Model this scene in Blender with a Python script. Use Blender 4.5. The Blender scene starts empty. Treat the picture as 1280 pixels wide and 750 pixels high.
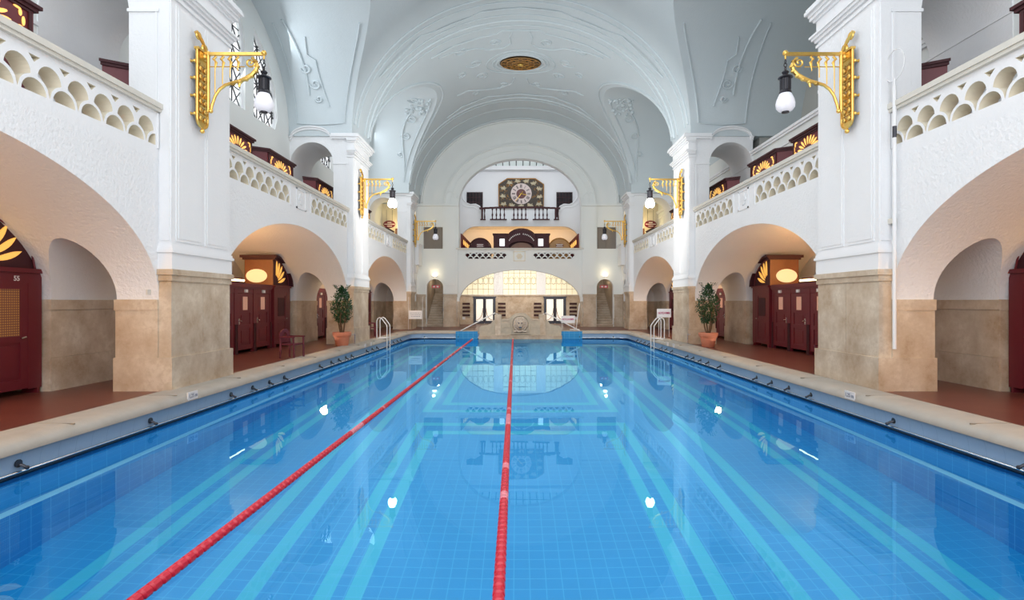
import bpy, bmesh, math, random
from math import sin, cos, pi, sqrt, atan2, radians
from mathutils import Vector, Matrix
random.seed(7)
scene = bpy.context.scene
COL = scene.collection

# ------------------------------------------------------------------ materials
def nmat(name):
    m = bpy.data.materials.new(name); m.use_nodes = True
    nt = m.node_tree; b = nt.nodes['Principled BSDF']
    return m, nt, b
def N(nt, t, **kw):
    n = nt.nodes.new(t)
    for k, v in kw.items(): setattr(n, k, v)
    return n
def L(nt, a, b): nt.links.new(a, b)
def math_n(nt, op, a, b=None, c=None):
    n = N(nt, 'ShaderNodeMath', operation=op)
    for i, v in enumerate((a, b, c)):
        if v is None: continue
        if isinstance(v, (int, float)): n.inputs[i].default_value = v
        else: L(nt, v, n.inputs[i])
    return n.outputs[0]
def mixc(nt, f, a, b):
    n = N(nt, 'ShaderNodeMix', data_type='RGBA')
    if isinstance(f, (int, float)): n.inputs[0].default_value = f
    else: L(nt, f, n.inputs[0])
    for i, v in ((6, a), (7, b)):
        if isinstance(v, tuple): n.inputs[i].default_value = (*v, 1)
        else: L(nt, v, n.inputs[i])
    return n.outputs[2]
def pos(nt): return N(nt, 'ShaderNodeNewGeometry').outputs['Position']
def noise(nt, vec, scale, detail=4, rough=.55):
    n = N(nt, 'ShaderNodeTexNoise'); n.inputs['Scale'].default_value = scale
    n.inputs['Detail'].default_value = detail; n.inputs['Roughness'].default_value = rough
    L(nt, vec, n.inputs['Vector']); return n.outputs['Fac']
def bump(nt, b, h, strength, dist=.02):
    n = N(nt, 'ShaderNodeBump'); n.inputs['Strength'].default_value = strength
    n.inputs['Distance'].default_value = dist
    L(nt, h, n.inputs['Height']); L(nt, n.outputs[0], b.inputs['Normal'])
def simple(name, col, rough=.5, metal=0, var=.06, vscale=6, bs=0, bscale=30, coat=0):
    m, nt, b = nmat(name); p = pos(nt)
    f = noise(nt, p, vscale)
    c1 = tuple(min(1, c*(1+var)) for c in col); c2 = tuple(c*(1-var) for c in col)
    L(nt, mixc(nt, f, c2, c1), b.inputs['Base Color'])
    b.inputs['Roughness'].default_value = rough; b.inputs['Metallic'].default_value = metal
    b.inputs['Coat Weight'].default_value = coat
    if bs: bump(nt, b, noise(nt, p, bscale, 5), bs)
    return m
def glow(name, col, s, base=None, both=True):
    m, nt, b = nmat(name)
    f = noise(nt, pos(nt), 3, 2)
    c1 = tuple(c*.85 for c in col)
    L(nt, mixc(nt, f, c1, col), b.inputs['Emission Color'])
    b.inputs['Base Color'].default_value = (*(base or col), 1)
    b.inputs['Emission Strength'].default_value = s
    return m
WHITE = (.84, .855, .875)
def stone_col(nt, p):
    f = noise(nt, p, 1.3, 6, .65); g = noise(nt, p, 9, 5, .7)
    fr = N(nt, 'ShaderNodeMapRange'); fr.inputs[1].default_value = .36; fr.inputs[2].default_value = .64; L(nt, f, fr.inputs[0])
    c = mixc(nt, fr.outputs[0], (.42, .305, .20), (.68, .59, .475))
    k = N(nt, 'ShaderNodeMapRange'); k.inputs[1].default_value = .45; k.inputs[2].default_value = .72
    L(nt, g, k.inputs[0])
    return mixc(nt, k.outputs[0], c, (.53, .425, .315)), g
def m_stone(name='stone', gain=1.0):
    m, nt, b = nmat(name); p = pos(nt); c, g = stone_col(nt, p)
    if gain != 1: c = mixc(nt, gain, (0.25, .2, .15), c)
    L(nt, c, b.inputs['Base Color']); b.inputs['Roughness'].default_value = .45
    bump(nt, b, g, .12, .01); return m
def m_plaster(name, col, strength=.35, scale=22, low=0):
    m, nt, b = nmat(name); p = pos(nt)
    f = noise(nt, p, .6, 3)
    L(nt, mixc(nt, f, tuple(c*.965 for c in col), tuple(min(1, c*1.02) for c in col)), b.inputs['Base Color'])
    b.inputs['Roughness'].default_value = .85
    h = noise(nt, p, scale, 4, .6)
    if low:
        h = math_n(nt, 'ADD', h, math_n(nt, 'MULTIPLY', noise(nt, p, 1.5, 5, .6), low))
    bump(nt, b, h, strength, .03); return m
def m_aisle(zt=1.79):
    m, nt, b = nmat('aisle_stone_and_stucco'); p = pos(nt)
    sc, g = stone_col(nt, p)
    z = N(nt, 'ShaderNodeSeparateXYZ'); L(nt, p, z.inputs[0])
    t = math_n(nt, 'LESS_THAN', z.outputs[2], zt)
    L(nt, mixc(nt, t, WHITE, sc), b.inputs['Base Color']); b.inputs['Roughness'].default_value = .8
    bump(nt, b, noise(nt, p, 15, 4, .6), .55, .045); return m
def grid_mask(nt, a, size, w):
    return math_n(nt, 'LESS_THAN', math_n(nt, 'FRACT', math_n(nt, 'DIVIDE', math_n(nt, 'ADD', a, 100.0), size)), w/size)
def band(nt, a, lo, hi):
    return math_n(nt, 'MULTIPLY', math_n(nt, 'GREATER_THAN', a, lo), math_n(nt, 'LESS_THAN', a, hi))
def m_pooltile(name, base, grout, kind):
    m, nt, b = nmat(name); p = pos(nt)
    s = N(nt, 'ShaderNodeSeparateXYZ'); L(nt, p, s.inputs[0]); X, Y, Z = s.outputs
    if kind == 'floor': g = math_n(nt, 'MAXIMUM', grid_mask(nt, X, .2, .010), grid_mask(nt, Y, .2, .012))
    elif kind == 'wall': g = math_n(nt, 'MAXIMUM', grid_mask(nt, Y, .3, .010), grid_mask(nt, Z, .3, .010))
    elif kind == 'wallx': g = math_n(nt, 'MAXIMUM', grid_mask(nt, X, .3, .014), grid_mask(nt, Z, .3, .014))
    f = noise(nt, p, .8, 3)
    c = mixc(nt, f, tuple(k*.9 for k in base), tuple(min(1, k*1.08) for k in base))
    if kind == 'floor':
        ax = math_n(nt, 'ABSOLUTE', math_n(nt, 'ADD', X, .08))
        inY = lambda lo, hi: band(nt, Y, lo, hi)
        mul = lambda a, b_: math_n(nt, 'MULTIPLY', a, b_)
        mx = lambda a, b_: math_n(nt, 'MAXIMUM', a, b_)
        st = mx(mul(band(nt, ax, 4.78, 4.98), inY(0, 31.5)), mul(band(nt, ax, 5.15, 5.35), inY(0, 31.9)))
        st = mx(st, mul(band(nt, ax, 3.12, 3.32), inY(0, 31.5))); st = mx(st, mul(band(nt, ax, 3.62, 3.84), inY(0, 31.9)))
        for lo, hi, ya, yb, y0 in ((1.9, 2.1, 12.3, 12.55, -1), (2.26, 2.46, 12.95, 13.2, -1)):
            st = mx(st, mul(band(nt, ax, lo, hi), inY(y0, yb)))
            st = mx(st, mul(inY(ya, yb), math_n(nt, 'LESS_THAN', ax, hi)))
        for lo, hi, ya, yb in ((1.9, 2.1, 15.0, 15.3), (2.3, 2.5, 14.2, 14.45)):
            st = mx(st, mul(band(nt, ax, lo, hi), inY(ya, 31)))
            st = mx(st, mul(inY(ya, yb), math_n(nt, 'LESS_THAN', ax, hi)))
        c = mixc(nt, st, c, STRIPE)
    c = mixc(nt, math_n(nt, 'MULTIPLY', g, .55), c, grout)
    L(nt, c, b.inputs['Base Color']); b.inputs['Roughness'].default_value = .4
    return m
STRIPE = (.025, .45, .68)
def m_deck():
    m, nt, b = nmat('red_brown_deck_tile'); p = pos(nt)
    s = N(nt, 'ShaderNodeSeparateXYZ'); L(nt, p, s.inputs[0]); X, Y, Z = s.outputs
    g = math_n(nt, 'MAXIMUM', grid_mask(nt, X, .12, .008), grid_mask(nt, Y, .12, .008))
    f = noise(nt, p, 1.2, 5, .6)
    c = mixc(nt, f, (.105, .026, .020), (.20, .058, .040))
    c = mixc(nt, math_n(nt, 'MULTIPLY', g, .45), c, (.07, .03, .025))
    L(nt, c, b.inputs['Base Color']); b.inputs['Roughness'].default_value = .33
    bump(nt, b, math_n(nt, 'ADD', noise(nt, p, 6, 3), math_n(nt, 'MULTIPLY', g, -.6)), .12, .01); return m
def m_water():
    m = bpy.data.materials.new('pool_water'); m.use_nodes = True; nt = m.node_tree
    nt.nodes.clear()
    o = N(nt, 'ShaderNodeOutputMaterial'); rf = N(nt, 'ShaderNodeBsdfRefraction'); gl = N(nt, 'ShaderNodeBsdfGlossy')
    rf.inputs['IOR'].default_value = 1.333; rf.inputs['Roughness'].default_value = 0; rf.inputs['Color'].default_value = (.90, .985, 1, 1)
    gl.inputs['Roughness'].default_value = 0; gl.inputs['Color'].default_value = (.44, .82, 1, 1)
    fr = N(nt, 'ShaderNodeFresnel'); fr.inputs['IOR'].default_value = 1.333; mx = N(nt, 'ShaderNodeMixShader')
    bp = N(nt, 'ShaderNodeBump'); bp.inputs['Strength'].default_value = .05; bp.inputs['Distance'].default_value = .02
    L(nt, noise(nt, pos(nt), 1.2, 2, .4), bp.inputs['Height'])
    for n_ in (rf, gl, fr): L(nt, bp.outputs[0], n_.inputs['Normal'])
    L(nt, fr.outputs[0], mx.inputs[0]); L(nt, rf.outputs[0], mx.inputs[1]); L(nt, gl.outputs[0], mx.inputs[2])
    L(nt, mx.outputs[0], o.inputs[0]); return m
def m_curtain():
    m, nt, b = nmat('curtained_glass'); p = pos(nt)
    w = N(nt, 'ShaderNodeTexWave'); w.bands_direction = 'Y'; w.inputs['Scale'].default_value = 9; w.inputs['Distortion'].default_value = .6
    L(nt, p, w.inputs[0]); c = mixc(nt, w.outputs[1], (.42, .20, .13), (.75, .45, .34))
    L(nt, c, b.inputs['Base Color']); L(nt, c, b.inputs['Emission Color']); b.inputs['Emission Strength'].default_value = .25
    b.inputs['Roughness'].default_value = .5; return m
def m_lattice():
    m, nt, b = nmat('brass_lattice'); p = pos(nt)
    s = N(nt, 'ShaderNodeSeparateXYZ'); L(nt, p, s.inputs[0]); X, Y, Z = s.outputs
    g = math_n(nt, 'MAXIMUM', grid_mask(nt, Y, .045, .02), grid_mask(nt, Z, .045, .02))
    c = mixc(nt, g, (.30, .14, .03), (.10, .03, .02)); L(nt, c, b.inputs['Base Color'])
    L(nt, c, b.inputs['Emission Color']); b.inputs['Emission Strength'].default_value = .5; return m

M = {}
M['white'] = m_plaster('white_stucco', WHITE, .34, 18)
M['smooth'] = m_plaster('white_plaster', WHITE, .08, 20)
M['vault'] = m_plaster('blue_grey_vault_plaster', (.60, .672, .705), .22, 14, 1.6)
M['endwall'] = m_plaster('pale_wall_plaster', (.80, .83, .82), .06, 10)
M['aisle'] = m_aisle(); M['backstone'] = m_aisle(2.2)
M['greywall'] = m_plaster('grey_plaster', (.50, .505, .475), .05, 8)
M['cream'] = m_plaster('cream_reveal', (.80, .74, .60), .05, 10)
M['rail'] = simple('parapet_rail_stone', (.66, .64, .58), .6, var=.08)
M['stone'] = m_stone('beige_sandstone')
M['stone_dark'] = m_stone('brown_marble', .8)
M['coping'] = simple('coping_stone', (.43, .40, .355), .55, var=.2, vscale=2.2, bs=.15)
M['deck'] = m_deck()
M['pfloor'] = m_pooltile('blue_pool_floor_tile', (.0015, .285, .66), (.06, .47, .80), 'floor')
M['pwall'] = m_pooltile('blue_pool_wall_tile', (.004, .225, .56), (.12, .50, .80), 'wall')
M['pwallx'] = m_pooltile('blue_pool_end_tile', (.012, .26, .62), (.20, .60, .88), 'wallx')
M['ledge'] = simple('pale_ledge_tile', (.25, .66, .88), .4)
M['strip'] = m_pooltile('light_gutter_tile', (.32, .50, .76), (.22, .37, .62), 'wall')
M['gutter'] = simple('dark_gutter', (.04, .08, .15), .3)
M['water'] = m_water()
M['maroon'] = simple('maroon_paint', (.135, .012, .020), .42, var=.10)
M['joint'] = simple('coping_joint_mortar', (.27, .24, .20), .8)
M['chair'] = simple('maroon_chair_paint', (.12, .010, .022), .65, var=.1)
M['maroon_dark'] = simple('dark_maroon_paint', (.05, .006, .010), .65, var=.1)
M['brownwood'] = simple('orange_brown_wood', (.20, .062, .016), .4, var=.15)
M['goldwood'] = simple('golden_wood', (.42, .20, .04), .4, var=.2)
M['gold'] = simple('gilded_iron', (.83, .52, .13), .32, metal=.85, var=.18, vscale=20)
M['iron'] = simple('black_iron', (.022, .020, .026), .35, metal=.3)
M['chrome'] = simple('polished_steel', (.70, .72, .74), .18, metal=1)
M['whitemetal'] = simple('white_painted_metal', (.80, .81, .82), .35)
M['darkmetal'] = simple('dark_metal', (.05, .05, .06), .35, metal=.6)
M['globe_off'] = glow('opal_glass', (.80, .82, .92), .18, (.82, .82, .88))
M['globe_on'] = glow('lit_opal_glass', (1, .90, .74), 26, (.9, .9, .85))
M['amber'] = glow('amber_glow', (1, .55, .14), 1.1, (.8, .45, .12))
M['yellow'] = glow('yellow_fan_glow', (1, .50, .10), .75, (.8, .5, .12))
M['oval'] = glow('cream_lit_glass', (1, .80, .42), .62, (.7, .6, .4))
M['tube'] = glow('warm_tube_glow', (1, .74, .36), 7, (.9, .8, .6))
M['bulb'] = glow('warm_bulb', (1, .80, .50), 6, (.9, .8, .6))
M['curtain'] = m_curtain(); M['lattice'] = m_lattice()
M['red_rope'] = simple('red_float', (.55, .010, .035), .35, var=.1)
M['pink_rope'] = simple('faded_pink_float', (.72, .22, .28), .4)
M['white_plastic'] = simple('white_plastic', (.82, .83, .85), .4, var=.03)
M['terracotta'] = simple('terracotta', (.62, .235, .14), .6, var=.1, vscale=10, bs=.1)
M['soil'] = simple('soil', (.04, .025, .015), .9, var=.3, vscale=40)
M['leaf'] = simple('ficus_leaf', (.018, .075, .022), .45, var=.6, vscale=12)
M['bark'] = simple('ficus_bark', (.15, .085, .045), .8, var=.25, vscale=30)
M['sign_white'] = simple('sign_white', (.80, .81, .84), .45, var=.02)
M['sign_red'] = simple('sign_red_letters', (.48, .02, .14), .5)
M['sign_grey'] = simple('sign_grey_letters', (.30, .33, .42), .5)
M['letters'] = simple('pale_letters', (.80, .74, .70), .5)
M['win_glass'] = glow('frosted_daylight_glass', (.97, .985, 1), 1.1, (.9, .92, .95))
M['cream_glass'] = glow('cream_leaded_glass', (1, .93, .68), .42, (.75, .70, .52))
M['door_glass'] = glow('lit_door_glass', (1, .93, .80), .55, (.85, .80, .70))
M['lead'] = simple('window_lead', (.05, .05, .055), .5)
M['cream_lead'] = simple('pale_window_lead', (.50, .45, .32), .5)
M['greybrown'] = simple('grey_brown_panel', (.23, .20, .175), .7)
M['darkglass'] = simple('dark_window_glass', (.018, .014, .018), .15)
M['medal'] = simple('pierced_bronze', (.07, .045, .02), .4, metal=.4, var=.4, vscale=6)
M['clock_dark'] = simple('dark_clock_ground', (.035, .022, .010), .5, var=.2)
M['clock_relief'] = simple('cream_clock_relief', (.55, .48, .33), .5, var=.2)
M['clock_ring'] = simple('pale_clock_ring', (.66, .55, .52), .5)
M['clock_red'] = simple('dark_red_dial', (.10, .012, .012), .4)
M['skyglass'] = glow('skylight_glass', (.80, .88, .88), .42, (.5, .55, .55))
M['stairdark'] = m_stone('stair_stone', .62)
M['carved'] = simple('carved_grey_stone', (.50, .44, .35), .7, var=.25, vscale=5, bs=.5, bscale=8)
M['lion'] = simple('lion_head_stone', (.58, .50, .42), .7, var=.2, vscale=10, bs=.3, bscale=20)
M['exit'] = glow('exit_red', (.6, .10, .14), .15, (.5, .05, .06))

# ------------------------------------------------------------------ mesh builder
_jit = random.Random(11)
class MB:
    def __init__(s): s.bm = bmesh.new()
    def face(s, pts, m=0):
        try:
            f = s.bm.faces.new([s.bm.verts.new(p) for p in pts]); f.material_index = m; return f
        except ValueError: return None
    def box(s, x0, x1, y0, y1, z0, z1, m=0):
        if x0 > x1: x0, x1 = x1, x0
        if y0 > y1: y0, y1 = y1, y0
        e = _jit.random()*.0018; x0 -= e; x1 += e; y0 -= e; y1 += e; z0 -= e*.5; z1 += e*.5
        v = [s.bm.verts.new((x, y, z)) for x in (x0, x1) for y in (y0, y1) for z in (z0, z1)]
        for f in ((0,1,3,2),(4,6,7,5),(0,4,5,1),(2,3,7,6),(0,2,6,4),(1,5,7,3)):
            s.bm.faces.new([v[i] for i in f]).material_index = m
        return s
    def prism(s, outer, fn, a, b, holes=(), m=0, mside=None, mhole=None):
        t = bmesh.new(); loops = [list(outer)] + [list(h) for h in holes]
        for lp in loops:
            vs = [t.verts.new((p[0], p[1], 0)) for p in lp]
            for i in range(len(vs)): t.edges.new((vs[i], vs[(i+1) % len(vs)]))
        t.verts.index_update()
        bmesh.ops.triangle_fill(t, use_beauty=True, use_dissolve=False, edges=t.edges[:], normal=(0, 0, 1))
        t.verts.ensure_lookup_table()
        co = [(v.co.x, v.co.y) for v in t.verts]
        A = [s.bm.verts.new(fn(u, v, a)) for u, v in co]; B = [s.bm.verts.new(fn(u, v, b)) for u, v in co]
        for f in t.faces:
            idx = [v.index for v in f.verts]
            s.bm.faces.new([A[i] for i in idx]).material_index = m
            s.bm.faces.new([B[i] for i in reversed(idx)]).material_index = m
        k = 0
        for li, lp in enumerate(loops):
            n = len(lp)
            mm = (mside if mside is not None else m) if li == 0 else (mhole if mhole is not None else m)
            for i in range(n):
                i0, i1 = k+i, k+(i+1) % n
                s.bm.faces.new((A[i0], A[i1], B[i1], B[i0])).material_index = mm
            k += n
        t.free(); return s
    def tube(s, pts, r, n=8, closed=False, m=0, cap=True):
        pts = [Vector(p) for p in pts]; rings = []; N_ = len(pts); up = None
        for i, p in enumerate(pts):
            if closed: t = pts[(i+1) % N_] - pts[i-1]
            else: t = pts[min(i+1, N_-1)] - pts[max(i-1, 0)]
            t.normalize()
            if up is None: up = Vector((0, 0, 1)) if abs(t.z) < .9 else Vector((1, 0, 0))
            a = t.cross(up)
            if a.length < 1e-6: a = t.cross(Vector((0, 1, 0)))
            a.normalize(); b = a.cross(t); up = b
            rr = r[i] if isinstance(r, (list, tuple)) else r
            rings.append([s.bm.verts.new(p + (a*cos(2*pi*k/n) + b*sin(2*pi*k/n))*rr) for k in range(n)])
        for i in range(N_ if closed else N_-1):
            A, B = rings[i], rings[(i+1) % N_]
            for k in range(n):
                s.bm.faces.new((A[k], A[(k+1) % n], B[(k+1) % n], B[k])).material_index = m
        if cap and not closed:
            s.bm.faces.new(rings[0][::-1]).material_index = m; s.bm.faces.new(rings[-1]).material_index = m
        return s
    def lathe(s, prof, c=(0, 0, 0), n=20, m=0, axis='z'):
        rings = []
        for r, z in prof:
            ring = []
            for k in range(n):
                x, y = r*cos(2*pi*k/n), r*sin(2*pi*k/n)
                d = (x, y, z) if axis == 'z' else ((z, x, y) if axis == 'x' else (x, z, y))
                ring.append(s.bm.verts.new((c[0]+d[0], c[1]+d[1], c[2]+d[2])))
            rings.append(ring)
        for A, B in zip(rings, rings[1:]):
            for k in range(n): s.bm.faces.new((A[k], A[(k+1) % n], B[(k+1) % n], B[k])).material_index = m
        s.bm.faces.new(rings[0][::-1]).material_index = m; s.bm.faces.new(rings[-1]).material_index = m
        return s
    def ball(s, c, r, m=0, n=14, sc=(1, 1, 1)):
        if isinstance(r, (int, float)): r = (r*sc[0], r*sc[1], r*sc[2])
        rows = []
        h = max(5, n//2)
        for i in range(1, h):
            t = pi*i/h
            rows.append([s.bm.verts.new((c[0]+r[0]*sin(t)*cos(2*pi*k/n), c[1]+r[1]*sin(t)*sin(2*pi*k/n), c[2]+r[2]*cos(t))) for k in range(n)])
        a = s.bm.verts.new((c[0], c[1], c[2]+r[2])); b = s.bm.verts.new((c[0], c[1], c[2]-r[2]))
        for k in range(n):
            s.bm.faces.new((a, rows[0][k], rows[0][(k+1) % n])).material_index = m
            s.bm.faces.new((b, rows[-1][(k+1) % n], rows[-1][k])).material_index = m
            for A, B in zip(rows, rows[1:]):
                s.bm.faces.new((A[k], B[k], B[(k+1) % n], A[(k+1) % n])).material_index = m
        return s
    def build(s, name, mats, parent=None, smooth=True, recalc=True, bevel=0):
        if bevel:
            bmesh.ops.bevel(s.bm, geom=[e for e in s.bm.edges if len(e.link_faces) == 2 and e.calc_face_angle(0) > .6],
                            offset=bevel, segments=2, affect='EDGES', profile=.5)
        if recalc: bmesh.ops.recalc_face_normals(s.bm, faces=s.bm.faces[:])
        me = bpy.data.meshes.new(name); s.bm.to_mesh(me); s.bm.free()
        for m in (mats if isinstance(mats, (list, tuple)) else [mats]): me.materials.append(M[m] if isinstance(m, str) else m)
        if smooth:
            for p in me.polygons: p.use_smooth = True
            me.set_sharp_from_angle(angle=radians(35))
        o = bpy.data.objects.new(name, me); COL.objects.link(o)
        if parent is not None: o.parent = parent
        return o

def tag(o, label=None, cat=None, group=None, kind=None):
    if label: o['label'] = label
    if cat: o['category'] = cat
    if group: o['group'] = group
    if kind: o['kind'] = kind
    return o
def struct(o, label=None, cat=None):
    return tag(o, label, cat, kind='structure')
def empty(name, loc, rz=0):
    o = bpy.data.objects.new(name, None); o.location = loc; o.rotation_euler = (0, 0, rz)
    o.empty_display_size = .2; COL.objects.link(o); return o
def copy_tree(o, parent=None):
    c = o.copy(); COL.objects.link(c); c.parent = parent
    for ch in list(o.children): copy_tree(ch, c)
    return c
def boolean_cut(o, cutters, drop=True):
    for c in cutters:
        md = o.modifiers.new('cut', 'BOOLEAN'); md.operation = 'DIFFERENCE'; md.solver = 'EXACT'; md.object = c
    dg = bpy.context.evaluated_depsgraph_get(); dg.update()
    me = bpy.data.meshes.new_from_object(o.evaluated_get(dg)); o.modifiers.clear()
    old = o.data; o.data = me; bpy.data.meshes.remove(old)
    if drop:
        for c in cutters: bpy.data.objects.remove(c, do_unlink=True)
    for p in me.polygons: p.use_smooth = True
    me.set_sharp_from_angle(angle=radians(25))
def arch(c, half, z0, rise, zb, n=32):
    pts = [(c-half, zb)]
    for i in range(n+1):
        a = pi - pi*i/n; pts.append((c+half*cos(a), z0+rise*sin(a)))
    pts.append((c+half, zb)); return pts
YZ = lambda u, v, w: (w, u, v)      # prism in the YZ plane, extruded along X
XZ = lambda u, v, w: (u, w, v)      # prism in the XZ plane, extruded along Y
XY = lambda u, v, w: (u, v, w)
def rect(x0, x1, z0, z1): return [(x0, z0), (x1, z0), (x1, z1), (x0, z1)]
def ell(cx, cy, a, b, n=28, a0=0, a1=2*pi): return [(cx+a*cos(a0+(a1-a0)*i/n), cy+b*sin(a0+(a1-a0)*i/n)) for i in range(n)]

# ------------------------------------------------------------------ key dimensions
W = 7.25; WP = 7.0
PIERS = [(-.9, 1.33), (11.08, 13.32), (23.36, 25.68), (35.78, 37.3)]
BAYS = [(1.33, 11.08), (13.32, 23.36), (25.68, 35.78)]
BC = [(a+b)/2 for a, b in BAYS]
YE = 39.5; YB = -1.0
ZS = 1.81
ZG = 4.6; ZR = 5.62; ZC = 8.7
VA, VBR = 7.05, 5.95
ZW = -.44; HP = 6.4; PX = -.08; PY0, PY1 = 2.3, 33.3

# ------------------------------------------------------------------ side aisle blocks (boolean)
for s, nm in ((-1, 'wall_left'), (1, 'wall_right')):
    o = MB().box(s*W, s*11.7, YB, YE+.3, -.02, ZG).build(nm, 'aisle', smooth=False)
    cut = []
    for a, b in BAYS:
        cut.append(MB().prism(arch((a+b)/2, (b-a)/2, ZS, 2.42, -.5, 56), YZ, s*7.0, s*11.35).build('cut', 'aisle', smooth=False))
    cut.append(MB().prism(arch(s*8.73, .65, ZS, 1.15, -.6, 32), XZ, .4, 39.2).build('cut', 'aisle', smooth=False))
    cut.append(MB().prism(arch(38.4, .72, 2.75, .62, -.55, 24), YZ, s*6.9, s*8.4).build('cut', 'aisle', smooth=False))
    boolean_cut(o, cut)
    struct(o)
    globals()['WALL_L' if s < 0 else 'WALL_R'] = o
WALLS = {-1: WALL_L, 1: WALL_R}

# ------------------------------------------------------------------ parapets with fish-scale openings
def scale_hole(cx, cz, ri, R, flat=False):
    n = 12; pts = [(cx+ri*cos(pi*i/n), cz+ri*sin(pi*i/n)) for i in range(n+1)]
    if flat: return [(x, z) for x, z in pts]
    # down the left along lower-left circle, then up the right
    lz = lambda x, c: cz-R+sqrt(max(0, R*R-(x-c)**2))
    k = 6
    pts += [(cx-ri+ri*i/k, lz(cx-ri+ri*i/k, cx-R)) for i in range(1, k)]
    pts.append((cx, cz-R+.012))
    pts += [(cx+ri*i/k, lz(cx+ri*i/k, cx+R)) for i in range(1, k)]
    return pts
def lattice_holes(y0, y1, zb, n, R):
    """n columns of scallops filling y0..y1, two rows"""
    ri = R*.78; out = []
    for i in range(n):
        cx = y0+R+2*R*i
        out.append(scale_hole(cx, zb+R, ri, R))
        if i < n-1:
            c2 = cx+R
            out.append(scale_hole(c2, zb+.01, ri, R, True))
            zt = zb+2*R+.01     # spandrel triangle between the crowns
            out.append([(c2-.10, zt), (c2, zt-.10), (c2+.10, zt)])
    # half scallops at the ends of the lower row
    q = 8
    out.append([(y0, zb+.01)]+[(y0+ri*cos(pi/2*i/q), zb+.01+ri*sin(pi/2*i/q)) for i in range(q+1)])
    out.append([(y1, zb+.01)]+[(y1-ri*cos(pi/2*i/q), zb+.01+ri*sin(pi/2*i/q)) for i in range(q+1)])
    return out
def relief_panel(mb, y0, y1, z0, z1, fn, a, b, m=0):
    """carved square: frame plus rosette"""
    for r in ((y0, y0+.05, z0, z1), (y1-.05, y1, z0, z1), (y0, y1, z0, z0+.05), (y0, y1, z1-.05, z1)):
        mb.prism(rect(r[0], r[1], r[2], r[3]), fn, a, b, m=m)
    cy, cz = (y0+y1)/2, (z0+z1)/2; R = min(y1-y0, z1-z0)/2-.1
    for k in range(6):
        t = pi*2*k/6
        mb.prism(ell(cy+R*.55*cos(t), cz+R*.55*sin(t), R*.32, R*.32, 10), fn, a, b, m=m)
    mb.prism(ell(cy, cz, R*.25, R*.25, 10), fn, a, b, m=m)
for s in (-1, 1):
    wl = WALLS[s]
    for (a, b), c in zip(BAYS, BC):
        half = (b-a)/2-.92-.10; n = 7; R = half/14
        segs = [(c-.92-half, c-.92), (c+.92, c+.92+half)]
        holes = []
        for y0, y1 in segs: holes += lattice_holes(y0, y1, 4.83, n, R)
        mb = MB().prism(rect(a, b, ZG, 5.5), YZ, s*W, s*(W+.28), holes, m=0, mhole=1)
        mb.build('parapet', ['white', 'cream'], wl, smooth=False)
        mb = MB()
        for y0, y1 in segs:
            for r in ((y0-.09, y0-.04, 4.79, 5.48), (y1+.04, y1+.09, 4.79, 5.48)):
                mb.prism(rect(*r), YZ, s*(W-.025), s*(W+.02))
        relief_panel(mb, c-.40, c+.40, 4.78, 5.44, YZ, s*(W-.03), s*(W+.02))
        mb.build('relief_panel', 'smooth', wl)
        mb = MB(); mb.box(s*(W-.07), s*(W+.33), a, b, 5.5, 5.58).box(s*(W-.10), s*(W+.36), a, b, 5.56, 5.66)
        mb.build('parapet_rail', 'rail', wl, bevel=.015)

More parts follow.
